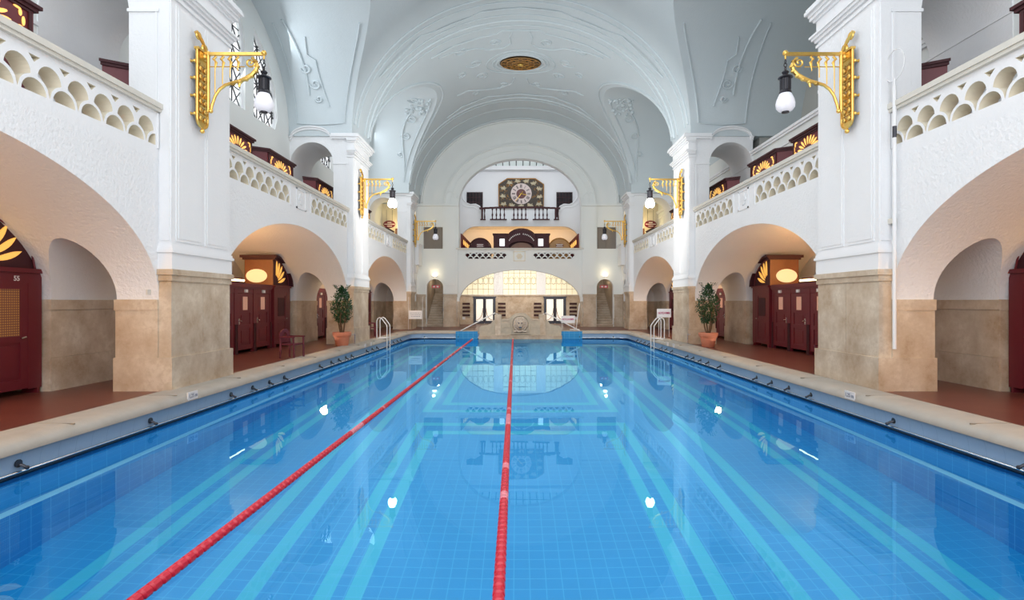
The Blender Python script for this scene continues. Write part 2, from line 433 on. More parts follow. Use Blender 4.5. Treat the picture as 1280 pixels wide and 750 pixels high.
# ------------------------------------------------------------------ piers
def pier(s, y0, y1, k):
    o = MB()
    o.box(s*WP, s*W, y0, y1, 2.4, ZC)                      # white pilaster
    root = struct(o.build('trim_%d' % k, 'white', smooth=False))
    # gallery-level pier with passage
    g = MB().prism(rect(s*W, s*9.66, ZG-.02, ZC+.02) if s > 0 else rect(-9.66, -W, ZG-.02, ZC+.02), XZ, y0, y1,
                   holes=[]).build('gallery_pier', 'white', root, smooth=False)
    c = MB().prism(arch(s*8.74, .90, 7.52, .90, ZG+.0), XZ, y0-.5, y1+.5).build('cut', 'white', smooth=False)
    boolean_cut(g, [c])
    mb = MB()
    for yy, d in ((y0, -1), (y1, 1)):                       # impost bands and wall-line mouldings
        mb.box(s*(W-.01), s*7.86, yy, yy+d*.03, 7.50, 7.56).box(s*7.80, s*7.86, y0-.03, y1+.03, 7.5, 7.56)
        mb.box(s*(W+.02), s*(W+.06), yy, yy+d*.02, 5.7, 7.5)
    mb.build('impost', 'smooth', root)
    # raised panels
    ym = (y0+y1)/2; mb = MB()
    for a, b in ((y0+.14, ym-.06), (ym+.06, y1-.14)):
        for q, e in ((0, .018), (.06, .03)):
            mb.box(s*(WP-e), s*(WP+.01), a+q, b-q, 2.98+q, 7.72-q)
    mb.box(s*(WP+.03), s*(W-.04), y0-.02, y0+.05, 2.98, 7.72)
    mb.build('pilaster_panel', 'white', root, smooth=False)
    mb = MB()                                               # base mouldings
    for z0, z1, e in ((2.4, 2.74, .035), (2.74, 2.80, .07), (2.80, 2.86, .045), (2.86, 2.91, .02)):
        mb.box(s*(WP-e), s*(W+.01), y0-e, y1+e, z0, z1)
    mb.build('base_moulding', 'smooth', root)
    mb = MB()                                               # capital
    for z0, z1, e in ((7.80, 7.86, .04), (7.92, 7.99, .06), (7.99, 8.05, .11), (8.05, 8.10, .15), (8.10, 8.42, .03), (8.42, 8.48, .08), (8.48, 8.55, .14)):
        mb.box(s*(WP-e), s*(W+.01), y0-e, y1+e, z0, z1)
    for z0, z1, e in ((8.55, 8.62, .18), (8.62, 8.70, .25), (8.70, 8.76, .22)):
        mb.box(s*(WP-e), s*(7.90), y0-e*.7, y1+e*.7, z0, z1)
    mb.build('capital', 'smooth', root)
    # archivolt cornice over the gallery passage
    for yy, d in ((y0, -1), (y1, 1)):
        pts = [(7.88, 8.66)]+[(8.74-.82*cos(pi*i/16), 8.66+.40*sin(pi*i/16)) for i in range(17)]+[(9.64, 8.62)]
        low = [(x, z-.14) for x, z in pts]
        poly = [(s*x, z) for x, z in pts+low[::-1]]
        mb = MB().prism(poly, XZ, yy+d*.12, yy-d*.05)
        low2 = [(x, z-.05) for x, z in pts]; mb.prism([(s*x, z) for x, z in pts+low2[::-1]], XZ, yy+d*.18, yy-d*.05)
        mb.build('archivolt', 'smooth', root)
    # stone
    st = MB()
    st.box(s*(WP-.05), s*W, y0-.065, y1+.065, -.01, .66)
    for a, b in ((y0, ym-.006), (ym+.006, y1)):
        st.box(s*(WP), s*W, a, b, .66, 2.2)
    st.box(s*(WP+.012), s*(W+.0), ym-.1, ym+.1, .66, 2.2)
    st.box(s*(WP-.03), s*(W+.02), y0-.03, y1+.03, 2.18, 2.30)
    st.box(s*(WP-.07), s*(W+.02), y0-.07, y1+.07, 2.30, 2.41)
    st.build('stone_pilaster', 'stone', root, bevel=.008)
    st = MB()
    x0, x1, x2, x3 = W+.003, 8.08, 9.38, 9.55
    for yy, d in ((y0, -1), (y1, 1)):
        for xa, xb in ((x0, x1), (x2, x3)):
            e0 = .03 if xb == x1 else .0
            st.box(s*xa, s*(xb+e0), yy+d*.05, yy-d*.02, -.01, .66)
            st.box(s*xa, s*xb, yy+d*.025, yy-d*.02, .66, 1.6)
            st.box(s*xa, s*(xb+e0*.7), yy+d*.04, yy-d*.02, 1.6, ZS)
    for xw, dx in ((x1, 1), (x2, -1)):                      # passage reveals
        st.box(s*(xw+dx*.042), s*(xw-.02*dx), y0-.042, y1+.042, -.01, .655)
        st.box(s*(xw+dx*.012), s*(xw-.02*dx), y0-.02, y1+.02, .66, 1.6)
        st.box(s*(xw+dx*.034), s*(xw-.02*dx), y0-.034, y1+.034, 1.605, ZS-.004)
    st.build('stone_dado', 'stone', root, bevel=.006)
    return root
k = 1
for s in (-1, 1):
    for (y0, y1) in PIERS: pier(s, y0, y1, k); k += 1
# last narrow bay beside the end wall
for s in (-1, 1):
    w = struct(MB().prism(rect(37.3, YE, ZG, ZC+.1), YZ, s*W, s*(W+.5), holes=[arch(38.4, .70, 7.5, .75, 5.66)]).build('wall_%s_end' % ('left' if s < 0 else 'right'), 'white', smooth=False))
    w.name = 'trim_%d' % k; k += 1
    MB().box(s*(W-.42), s*(W+.05), 37.75, 39.05, 4.25, 5.6).box(s*(W-.48), s*(W+.05), 37.7, 39.1, 5.6, 5.68).prism(
        [(37.85, 4.25), (38.95, 4.25), (38.6, 3.7), (38.2, 3.7)], YZ, s*(W-.2), s*(W+.05)).build('oriel_parapet', 'smooth', w)
    MB().box(s*(W-.12), s*(W+.02), 37.3, YE, 8.56, 8.74).build('cornice', 'smooth', w)
    st = MB()
    for a, b in ((37.3, 37.66), (39.14, YE)):
        st.box(s*(W-.05), s*(W+.02), a, b, -.01, .66).box(s*(W-.02), s*(W+.02), a, b, .66, 2.1).box(s*(W-.05), s*(W+.02), a, b, 2.1, 2.3)
    st.build('stone_dado', 'stone_dark', w)

# ------------------------------------------------------------------ vaulted ceiling (boolean)
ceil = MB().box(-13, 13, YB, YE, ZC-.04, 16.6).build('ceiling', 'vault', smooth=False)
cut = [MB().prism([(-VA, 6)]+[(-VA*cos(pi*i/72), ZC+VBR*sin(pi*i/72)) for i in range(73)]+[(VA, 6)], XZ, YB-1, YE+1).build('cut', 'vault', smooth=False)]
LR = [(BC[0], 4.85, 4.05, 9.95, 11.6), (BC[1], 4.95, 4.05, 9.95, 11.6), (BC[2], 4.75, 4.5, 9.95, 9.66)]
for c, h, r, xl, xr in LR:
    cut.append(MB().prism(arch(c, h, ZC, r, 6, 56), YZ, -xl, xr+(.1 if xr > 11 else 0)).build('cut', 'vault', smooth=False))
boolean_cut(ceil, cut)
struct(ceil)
def vz(x, off=0): return ZC+(VBR)*sqrt(max(0, 1-(x/(VA))**2))-off
def vpt(x, y, off=.02):
    a = math.asin(max(-1, min(1, x/VA))); return ((VA-off)*sin(a), y, ZC+(VBR-off)*cos(a))
def varc(y, t0=-85, t1=85, n=60): # arc across the vault
    return [((VA-.02)*sin(radians(t)), y, ZC+(VBR-.02)*cos(radians(t))) for t in [t0+(t1-t0)*i/n for i in range(n+1)]]
rb = MB()
def sub(o_, a, b): pass
for y, r in ((23.55, .05), (24.0, .03), (25.1, .03), (25.6, .06), (26.05, .03)):
    rb.tube(varc(y), r, 6)
for y, r in ((35.3, .06), (35.75, .03), (37.2, .03), (39.3, .07)):
    rb.tube(varc(y), r, 6)
for y in (11.5, 12.9): rb.tube(varc(y), .045, 6)
# medallion rings, in plan on the crown
MY = 30.1
for a, b, r in ((1.30, .98, .07), (1.50, 1.15, .04), (1.85, 1.45, .03)):
    rb.tube([vpt(a*cos(2*pi*i/48), MY+b*sin(2*pi*i/48)) for i in range(48)], r, 6, closed=True)
def scroll(cx, cy, R, turns, sgn, a0=0):
    return [vpt(cx+R*(1-i/26*.82)*cos(a0+sgn*turns*2*pi*i/26), cy+R*(1-i/26*.82)*sin(a0+sgn*turns*2*pi*i/26)) for i in range(27)]
for sx in (-1, 1):
    for (cx, cy, R, a0) in ((2.4, 29.4, .45, 0), (2.2, 31.2, .4, 2), (3.2, 30.2, .3, 1), (1.3, 27.6, .35, 2), (2.9, 27.6, .35, 0), (1.0, 33.0, .3, 1), (2.6, 33.4, .35, 3)):
        rb.tube(scroll(sx*cx, cy, R, 1.3, sx, a0 if sx > 0 else pi-a0), .035, 5)
    rb.tube([vpt(sx*x, y) for x, y in ((.4, 26.6), (.55, 27.2), (.5, 27.9), (.9, 28.3), (1.6, 28.3), (2.2, 27.8), (3.3, 27.4), (4.0, 27.2))], .04, 5)
    rb.tube([vpt(sx*x, y) for x, y in ((.0, 26.55), (.9, 26.5), (1.2, 26.75), (2.0, 26.8), (3.2, 26.75), (4.3, 26.8))], .04, 5)
    rb.tube([vpt(sx*x, y) for x, y in ((.35, 32.2), (.5, 33.0), (1.2, 33.5), (2.3, 33.2), (3.1, 32.6), (3.7, 32.6))], .04, 5)
    rb.tube([vpt(sx*x, y) for x, y in ((0, 34.7), (1.5, 34.7), (2.0, 34.5), (3.6, 34.6), (4.6, 34.9))], .04, 5)
    rb.tube([vpt(sx*x, y) for x, y in ((0, 24.5), (1.8, 24.5), (2.2, 24.7), (3.8, 24.7), (4.4, 24.4), (6.2, 24.4))], .03, 5)
    # raised edge round the far lunettes
    c, h, r_ = BC[2], 4.75+.22, 4.5+.2
    pts = []
    for i in range(41):
        t = radians(8+164*i/40); y = c-h*cos(t); z = ZC+r_*sin(t)
        q = 1-((z-ZC)/VBR)**2; x = VA*sqrt(max(0, q)); pts.append((sx*(x-.02), y, z-.02))
    rb.tube(pts, .07, 6)
    # ornament inside the far lunettes: mouldings following the lunette vault
    def lun(bc, hh, rr, t, x, off=.04): return (sx*x, bc-(hh-off)*cos(t), ZC+(rr-off)*sin(t))
    for (bc, hh, rr) in ((BC[2], 4.75, 4.5),):
        E = lambda x, deg: lun(bc, hh, rr, radians(deg), x)
        xe = lambda deg: VA*sqrt(max(0, 1-(rr*sin(radians(deg))/VBR)**2))
        rb.tube([E(xe(d)+.35, d) for d in range(172, 96, -4)], .04, 5)
        rb.tube([E(xe(d)+.9+.5*sin(radians((d-100)*4)), d) for d in range(168, 110, -3)], .05, 5)
        for d, dx, R in ((150, .9, .22), (135, 1.0, .3), (120, 1.1, .35), (108, .9, .4), (100, 1.3, .35)):
            c0 = xe(d)+dx
            rb.tube([E(c0+R*(1-i/20*.8)*cos(8*i/20), d+R*12*(1-i/20*.8)*sin(8*i/20)) for i in range(21)], .04, 5)
        for _ in range(26):
            d = random.uniform(98, 118); x = xe(d)+random.uniform(.3, 1.6); p = E(x, d)
            rb.ball(p, random.uniform(.05, .13), n=7)
    # broad moulded panel on the near lunettes beside the second piers
    for (bc, hh, rr) in ((BC[1], 4.95, 4.05),):
        E = lambda x, deg: lun(bc, hh, rr, radians(deg), x, .03)
        xe = lambda deg: VA*sqrt(max(0, 1-(rr*sin(radians(deg))/VBR)**2))
        far = list(range(173, 118, -4))
        rb.tube([E(xe(d)+.32, d) for d in far], .035, 5)
        rb.tube([E(9.3, d) for d in far], .03, 5)
        rb.tube([E(x, 173.2+.8*sin((x-7.4)*1.6)) for x in [7.4+.19*i for i in range(11)]], .03, 5)
        rb.tube([E(8.9-.25*sin(radians((d-118)*3)), d) for d in range(158, 118, -3)], .045, 5)
        rb.tube([E(7.75+(.5 if d < 140 else .2)+.2*cos(radians(d*5)), d) for d in range(164, 125, -3)], .03, 5)
        for d, x, R in ((160, 8.3, .16), (152, 8.35, .25), (144, 8.6, .22)):
            rb.tube([E(x+R*(1-i/20*.8)*cos(8*i/20), d+R*12*(1-i/20*.8)*sin(8*i/20)) for i in range(21)], .04, 5)
tag(rb.build('stucco_relief', 'vault', ceil), kind='structure')
# oval pierced bronze rosette in the crown
m_ = empty('ceiling_rosette', (0, MY, ZC+VBR-.12)); tag(m_, 'oval pierced bronze rosette with gilt centre set in the vault crown', 'rosette')
b = MB().prism(ell(0, 0, 1.12, .82, 40), XY, .03, .08); b.build('backing', 'medal', m_)
b = MB()
for q in range(3):
    A, B_ = 1.05-.3*q, .76-.22*q
    b.tube([(A*cos(2*pi*i/40), B_*sin(2*pi*i/40), 0) for i in range(40)], .022, 5, closed=True)
    for i in range(12-2*q):
        t = 2*pi*i/(12-2*q); b.tube([((A-.15)*cos(t)+.1*cos(u), (B_-.11)*sin(t)+.08*sin(u), 0) for u in [2*pi*j/9 for j in range(9)]], .015, 4, closed=True)
b.build('tracery', M['goldwood'], m_)
b = MB().ball((0, 0, -.04), .13, sc=(1.3, 1, .6)); b.build('boss', 'gold', m_)

# ------------------------------------------------------------------ gallery back walls and windows
def window_light(mb_frame, glass, outline, x, fr=.05): pass
wn = 1
wl = struct(MB().prism(rect(YB, YE+.4, ZG-.3, 13.4), YZ, -9.66, -10.0, holes=sum([[
        arch(c, .85*1.42, 9.0+1.55, 1.5, 8.45)] +
        [[(c+d*1.85, 8.45)]+[(c+d*(1.85+(3.85-1.85)*i/14), 9.0+3.05*sqrt(max(0, 1-((1.85+2.0*i/14)/3.85)**2))) for i in range(15)]+[(c+d*3.6, 8.5)] for d in (-1, 1)]
        for c in BC], [])).build('wall_left_gallery', 'endwall', smooth=False))
wl.name = 'wall_left_upper'
for c in BC:
    root = struct(empty('window_%d' % wn, (-9.75, c, 8.45))); wn += 1
    for d in (-1, 0, 1):
        if d == 0: ol = arch(0, 1.207, 2.1, 1.5, 0)
        else: ol = [(d*1.85, 0)]+[(d*(1.85+2.0*i/14), .55+3.05*sqrt(max(0, 1-((1.85+2.0*i/14)/3.85)**2))) for i in range(15)]+[(d*3.6, .05)]
        MB().prism(ol, YZ, -.14, -.17).build('pane', 'win_glass', root, smooth=False)
        fr = MB(); fr.tube([(-.02, p[0], p[1]) for p in ol], .05, 4, closed=True)
        fr.build('window_frame', 'smooth', root)
        ld = MB()
        ymin, ymax = min(p[0] for p in ol), max(p[0] for p in ol); zmax = max(p[1] for p in ol)
        def inside(y, z):
            ins = False; n = len(ol)
            for i in range(n):
                (x1, y1), (x2, y2) = ol[i], ol[(i+1) % n]
                if (y1 > z) != (y2 > z) and y < (x2-x1)*(z-y1)/(y2-y1)+x1: ins = not ins
            return ins
        def clip(p, q):
            pts = [(p[0]+(q[0]-p[0])*i/40, p[1]+(q[1]-p[1])*i/40) for i in range(41)]
            run = []
            for u in pts+[None]:
                if u is not None and inside(*u): run.append(u)
                else:
                    if len(run) > 1: ld.tube([(-.10, run[0][0], run[0][1]), (-.10, run[-1][0], run[-1][1])], .026, 4)
                    run = []
        g = .62; yy = ymin
        while yy < ymax:
            clip((yy, 0), (yy, zmax)); yy += g
        zz = 0
        while zz < zmax:
            clip((ymin, zz), (ymax, zz)); zz += g*1.1
            yy = ymin
            while yy < ymax:
                clip((yy, zz-g*1.1), (yy+g, zz)); clip((yy+g, zz-g*1.1), (yy, zz)); yy += g
        ld.build('leading', 'lead', root)
mb = MB()
for (y0, y1) in BAYS: mb.box(-9.66, -9.62, y0, y1, 7.22, 7.30)
mb.build('wall_moulding', 'smooth', wl)
wr = struct(MB().prism(rect(YB, YE+.4, ZG-.3, 7.9), YZ, 9.66, 10.0).build('wall_right_upper', 'endwall', smooth=False))
mb = MB().box(9.58, 10.06, YB, YE, 7.86, 7.94).box(9.54, 10.08, YB, YE, 7.94, 8.04).box(9.62, 9.66, YB, YE, 7.5, 7.56)
mb.build('wall_coping', 'smooth', wr, bevel=.01)
wo = struct(MB().box(11.6, 11.8, YB, YE, 7.8, 13.6).box(10, 11.7, YB, YE, 7.7, 7.85).build('wall_right_recess', 'greywall', smooth=False))
wb = struct(MB().box(9.66, 9.9, BAYS[2][0]-.3, YE, 7.9, 8.69).build('wall_right_lunette', 'endwall', smooth=False))
for y in (17.9,):
    o = MB().box(9.6, 10.0, y-.2, y+.2, 8.04, 8.55).box(9.56, 10.04, y-.24, y+.24, 8.5, 8.6).lathe([(.05, 8.6), (.07, 8.68), (.05, 8.74)], (9.8, y, 0), 12)
    r = o.build('ball_finial', 'smooth'); tag(r, 'white stone ball finial on a post of the right upper wall', 'finial')
    MB().ball((9.8, y, 8.93), .24).build('ball', 'smooth', r)
    r['label'] = 'white stone ball finial on a post above the right gallery wall'
for a, b in ((11.2, 13.2), (23.5, 25.6)): wbx = struct(MB().box(10.0, 11.6, a, b, 7.85, 8.69).build('wall_right_block', 'greywall', smooth=False)); wbx.name = 'wall_right_recess_pier'
# gallery floor finish
for s in (-1, 1):
    o = MB().box(s*(W+.3), s*9.66, YB, YE, ZG-.01, ZG+.02).build('gallery_floor', 'rail'); struct(o); o.name = 'floor_gallery'

# ------------------------------------------------------------------ end wall
holes = [arch(0, 4.28, 1.75, 2.25, -.5, 48), arch(0, 4.28, 8.6, 3.2, 5.52, 48)]
holes[0] = [(x, max(z, .0)) for x, z in holes[0]]
for sx in (-1, 1):
    holes.append(arch(sx*6.0, .585, 2.77, .585, .0, 20)); holes.append(rect(sx*6.13-.68, sx*6.13+.68, 5.5, 7.03))
R = .216
def diamond_holes(x0, n, z0):
    out = []
    for i in range(n):
        cx = x0+R+2*R*i; out.append(scale_hole(cx, z0+R+.06, R*.74, R))
        if i < n-1: out.append(scale_hole(cx+R, z0+.05, R*.74, R, True)); out.append([(cx+R-.09, z0+2*R+.05), (cx+R, z0+2*R-.05), (cx+R+.09, z0+2*R+.05)])
    return out
holes += diamond_holes(-3.92, 7, 4.74)+diamond_holes(.90, 7, 4.74)
ew = struct(MB().prism(rect(-7.4, 7.4, -.01, 15.5), XZ, YE, YE+.35, holes, m=0, mhole=1).build('wall_end', ['endwall', 'smooth'], smooth=False))
mb = MB()
def ring_strip(mb, cx, hw, z0, rise, zb, w, y, d):
    o_ = arch(cx, hw+w, z0, rise+w, zb, 48); i_ = arch(cx, hw, z0, rise, zb, 48)
    mb.prism([(x, z) for x, z in o_+i_[::-1]], XZ, y-d, y+.02)
ring_strip(mb, 0, 4.30, 8.6, 3.22, 5.6, .10, YE, .20)
ring_strip(mb, 0, 4.40, 8.6, 3.32, 8.6, .85, YE, .10)
ring_strip(mb, 0, 5.25, 8.6, 4.17, 8.6, .10, YE, .20)
ring_strip(mb, 0, 4.85, 8.6, 3.75, 8.6, .05, YE, .15)
ring_strip(mb, 0, 6.85, ZC, 5.75, ZC, .10, YE, .2)
for sx in (-1, 1):
    mb.box(sx*4.36, sx*5.40, YE-.13, YE+.02, 2.3, 8.5)           # white pilasters
    mb.box(sx*4.5, sx*5.26, YE-.17, YE-.05, 2.9, 8.1)
    mb.box(sx*4.30, sx*5.46, YE-.28, YE+.02, 8.48, 8.66).box(sx*5.4, sx*7.3, YE-.18, YE+.02, 8.50, 8.66)
    mb.tube([(sx*(4.9+.42*cos(t)), YE-.1, 9.0+.5*sin(t)) for t in [pi*i/12 for i in range(13)]], .035, 5)
    mb.tube([(sx*(4.9+.3*cos(t)), YE-.12, 8.1-.45*sin(t)) for t in [pi*i/12 for i in range(13)]], .03, 5)
mb.prism([(-.7, 12.95), (-.45, 12.5), (.45, 12.5), (.7, 12.95)], XZ, YE-.12, YE)
mb.build('end_mouldings', 'endwall', ew)
mb = MB(); mb.box(-4.5, 4.5, YE-.14, YE+.42, 5.44, 5.54)
mb.build('parapet_rail', 'rail', ew, bevel=.01)
mb = MB(); relief_panel(mb, -.46, .38, 4.62, 5.32, XZ, YE-.05, YE+.02); mb.build('relief_panel', 'cream', ew)
st = MB()
for sx in (-1, 1):
    for xa, xb, zt in ((4.42, 5.40, 2.28), (6.62, 7.28, 2.28)):
        st.box(sx*xa, sx*xb, YE-.13, YE+.02, -.01, .6).box(sx*(xa+.03), sx*(xb-.03), YE-.09, YE+.02, .6, 2.1).box(sx*xa, sx*xb, YE-.13, YE+.02, 2.1, zt)
    st.box(sx*4.28, sx*4.43, YE-.03, YE+.3, -.01, 1.78)
st.build('stone_dado', 'stone_dark', ew, bevel=.005)
# closed grey-brown hatches in the end wall
for sx in (-1, 1):
    r = empty('window_%d' % wn, (sx*6.13, YE+.2, 5.5)); struct(r); wn += 1
    MB().box(-.68, .68, .02, .06, 0, 1.53).build('panel', 'greybrown', r)
    MB().box(-.66, .66, -.02, .02, 0, .05).box(-.01, .01, -.01, .02, 0, 1.5).build('window_frame', 'greybrown', r)
# stairs behind the two side arches
for sx in (-1, 1):
    mb = MB(); ns = MB()
    for i in range(14):
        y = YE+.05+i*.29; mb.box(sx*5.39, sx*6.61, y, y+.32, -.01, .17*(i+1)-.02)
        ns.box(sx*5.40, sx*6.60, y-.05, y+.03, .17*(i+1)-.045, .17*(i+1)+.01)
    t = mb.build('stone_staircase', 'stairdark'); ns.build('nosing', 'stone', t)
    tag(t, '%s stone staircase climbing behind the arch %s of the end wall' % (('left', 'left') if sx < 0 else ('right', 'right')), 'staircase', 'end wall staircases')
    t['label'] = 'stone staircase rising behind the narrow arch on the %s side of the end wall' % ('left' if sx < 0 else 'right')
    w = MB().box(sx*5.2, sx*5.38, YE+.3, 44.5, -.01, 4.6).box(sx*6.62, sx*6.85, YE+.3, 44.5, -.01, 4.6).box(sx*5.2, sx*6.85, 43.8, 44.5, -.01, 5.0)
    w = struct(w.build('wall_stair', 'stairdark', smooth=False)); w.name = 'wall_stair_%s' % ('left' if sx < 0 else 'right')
    rl = MB().tube([(sx*5.55, YE+.5, 1.0), (sx*5.55, YE+3.6, 2.8)], .025, 6).build('stair_handrail', 'iron')
    tag(rl, 'dark handrail along the staircase on the %s side of the end wall' % ('left' if sx < 0 else 'right'), 'handrail')
    for q in (.3, 1.6, 2.9): pass
    MB().tube([(sx*5.55, YE+.7, 1.1), (sx*5.40, YE+.7, 1.05)], .015, 6).tube([(sx*5.55, YE+3.2, 2.57), (sx*5.40, YE+3.2, 2.5)], .015, 6).build('bracket', 'iron', rl)
    e = MB().box(sx*6.0-.28, sx*6.0+.28, YE+.5, YE+.55, 2.74, 2.94).build('exit_sign', 'exit')
    tag(e, 'small red lit sign hanging in the %s stair arch of the end wall' % ('left' if sx < 0 else 'right'), 'sign')
    MB().box(sx*6.0-.2, sx*6.0-.05, YE+.48, YE+.5, 2.79, 2.89).box(sx*6.0+.05, sx*6.0+.2, YE+.48, YE+.5, 2.79, 2.89).build('lettering', 'letters', e)
    MB().tube([(sx*6.0, YE+.52, 2.97), (sx*6.0, YE+.52, 4.6)], .012, 5).build('hanger', 'darkmetal', e)
    l = MB().box(sx*6.0-.16, sx*6.0+.16, YE-.06, YE+.01, 3.52, 3.62).build('wall_lamp', 'whitemetal')
    tag(l, 'small lit wall lamp above the stair arch on the %s of the end wall' % ('left' if sx < 0 else 'right'), 'lamp')
    MB().ball((sx*6.0, YE-.14, 3.64), .11, n=12, sc=(1.5, .9, 1)).build('lamp_shade', 'bulb', l)

# ------------------------------------------------------------------ room beyond the lower arch
YL = 43.6
for nme, g in (('wall_back_lower', MB().box(-5.2, 5.2, YL, YL+.3, -.01, 4.7)),):
    dr = [(-2.78+ .0, .78), (2.78+.0, .78)]
    hs = [rect(-3.50, -1.95, .06, 2.02), rect(1.95, 3.50, .06, 2.02), rect(-4.5, -2.02, 2.32, 4.35), rect(-1.30, 1.30, 2.32, 4.35), rect(2.02, 4.5, 2.32, 4.35)]
    for xc in (-4.17, -1.40, 1.40, 4.17):
        for j in range(4): hs.append(rect(xc-.30, xc+.30, .62+j*.30, .78+j*.30))
    g = MB().prism(rect(-5.3, 5.3, -.01, 4.7), XZ, YL, YL+.3, hs)
    wbk = struct(g.build(nme, 'backstone', smooth=False))
st = MB()
st.box(-5.2, 5.2, YL-.06, YL+.02, 2.18, 2.30).box(-5.2, -3.56, YL-.03, YL+.01, -.01, .14).box(3.56, 5.2, YL-.03, YL+.01, -.01, .14)
st.build('stone_cornice', 'stone_dark', wbk)
mb = MB()
for xc in (-4.17, -1.40, 1.40, 4.17):
    for j in range(4):
        z = .62+j*.30; mb.box(xc-.34, xc+.34, YL-.09, YL+.1, z-.035, z)
mb.build('niche_shelf', 'stone_dark', wbk)
MB().box(-5.3, 5.3, YL+.12, YL+.32, .1, 2.1).build('niche_back', 'maroon_dark', wbk)  # dark sheet, puts the shade inside the niches into its colour
for xc in (-4.35, 4.35):
    t = MB().box(xc-.11, xc+.11, YL-.04, YL+.01, .38, .62).build('wall_socket', 'white_plastic')
    tag(t, 'small white wall box low on the stone wall at the far %s' % ('left' if xc < 0 else 'right'), 'wall box')
    MB().box(xc-.06, xc+.06, YL-.05, YL-.03, .44, .56).build('cover', 'sign_white', t)
wn_ = wn
for a, b in ((-4.5, -2.02), (-1.30, 1.30), (2.02, 4.5)):
    r = struct(empty('window_%d' % wn, ((a+b)/2, YL+.1, 2.32))); wn += 1; h = (b-a)/2
    MB().box(-h, h, .02, .05, 0, 2.03).build('pane', 'cream_glass', r)
    mb = MB()
    for i in range(7): mb.tube([(-h+2*h*i/6, 0, 0), (-h+2*h*i/6, 0, 2.03)], .014, 4)
    for j in range(1, 5): mb.tube([(-h, 0, .42*j), (h, 0, .42*j)], .014, 4)
    for i in range(6):
        xm = -h+2*h*(i+.5)/6; mb.tube([(xm+.16*cos(t), 0, 1.1+.32*sin(t)) for t in [2*pi*q/12 for q in range(12)]], .012, 4, closed=True)
    mb.build('leading', 'cream_lead', r)
for i, xc in enumerate((-2.74, 2.74)):
    r = struct(empty('door_%d' % (i+1), (xc, YL, 0)))
    MB().box(-.86, -.74, -.06, .1, 0, 2.12).box(.74, .86, -.06, .1, 0, 2.12).box(-.86, .86, -.06, .1, 2.02, 2.14).box(-.92, .92, -.1, .02, 2.10, 2.17).build('door_frame', 'darkmetal', r)
    for sx in (-1, 1):
        x0, x1 = (-.74, -.03) if sx < 0 else (.03, .74)
        d = MB().box(x0, x0+.09, -.03, .02, .06, 2.02).box(x1-.09, x1, -.03, .02, .06, 2.02).box(x0, x1, -.03, .02, .06, .28).box(x0, x1, -.03, .02, 1.96, 2.02).build('door_leaf', 'darkmetal', r)
        MB().box(x0+.09, x1-.09, -.01, .01, .28, 1.96).build('door_pane', 'door_glass', d)
        MB().tube([(sx*(.62-.5*sin(t)), -.07, .35+1.0*(1-cos(t))/1.0*.9) for t in [pi/2*q/10 for q in range(11)]], .022, 6).build('door_handle', 'brownwood', d)
MB_ = MB().box(-5.3, -5.2, YE+.3, YL+.1, -.01, 4.7).box(5.2, 5.3, YE+.3, YL+.1, -.01, 4.7)
w = struct(MB_.build('wall_side_lower', 'backstone', smooth=False))
c = struct(MB().box(-5.3, 5.3, YE+.3, 46.3, 4.45, 4.62).build('ceiling_back_lower', 'smooth', smooth=False))

# ------------------------------------------------------------------ upper hall beyond the end wall arch
wu = struct(MB().box(-5.6, -5.3, YE+.3, 46.3, 4.6, 14.2).box(5.3, 5.6, YE+.3, 46.3, 4.6, 14.2).box(-5.6, 5.6, 46, 46.3, 4.6, 12.9).build('wall_back_upper', 'smooth', smooth=False))
c = struct(MB().box(-5.6, 5.6, YE+.3, 42.2, 13.6, 13.8).build('ceiling_back_upper', 'smooth', smooth=False))
MB().box(-5.4, 5.4, 45.3, 46.0, 12.45, 12.75).build('cornice', 'smooth', wu)
sk = struct(empty('window_%d' % wn, (0, 44.2, 13.0))); wn += 1
SK = [(-5.3, 42.2, 13.75), (5.3, 42.2, 13.75), (5.3, 46.1, 12.75), (-5.3, 46.1, 12.75)]
mb = MB(); mb.face([(x, y-44.2, z-13.0) for x, y, z in SK]); mb.build('pane', 'skyglass', sk)
mb = MB()
for i in range(20):
    x = -5.2+i*.547; mb.tube([(x, -2, .72), (x, 1.9, -.28)], .035, 4)
for q in (.3, .62): mb.tube([(-5.3, -2+3.9*q, .72-q), (5.3, -2+3.9*q, .72-q)], .03, 4)
mb.build('glazing_bar', 'lead', sk)
for sx in (-1, 1):
    x = sx*3.68
    r = struct(empty('window_%d' % wn, (x, 45.98, 8.7))); wn += 1
    MB().box(-.66, .66, -.03, 0, 0, 2.05).build('pane', 'darkglass', r)
    mb = MB()
    for i in range(6): mb.box(-.66+i*.252, -.63+i*.252, -.06, -.02, 0, 2.05)
    for j in range(6): mb.box(-.66, .63, -.06, -.02, .4*j, .4*j+.03)
    mb.build('window_frame', 'maroon_dark', r)
# curved wall in front of the warm alcove, carrying the small balcony
top = [(-5.3, 7.0), (-5.3, 10.3), (-4.45, 10.3), (-4.35, 9.6), (-4.05, 9.25), (-3.75, 9.12), (-3.35, 9.15), (-3.05, 9.0), (-2.92, 8.75), (-2.92, 7.95)]
top = top+[(-x, z) for x, z in top[::-1]]
hole = [(-4.55, 5.0), (-4.55, 6.2)]+[(-3.3-1.25*cos(t), 6.2+1.28*sin(t)) for t in [pi/2*i/8 for i in range(9)]]
hole = hole+[(-x, z) for x, z in hole[::-1]]
poly = [(-5.3, 4.62)]+top+[(5.3, 4.62)]
bw = struct(MB().prism(poly, XZ, 42.5, 42.8, [hole]).box(-5.3, 5.3, 42.8, 46, 7.6, 7.9).build('wall_alcove', 'smooth', smooth=False))
al = struct(MB().box(-5.3, 5.3, 45.2, 45.4, 4.6, 7.7).build('wall_alcove_back', 'smooth', smooth=False))
mb = MB()
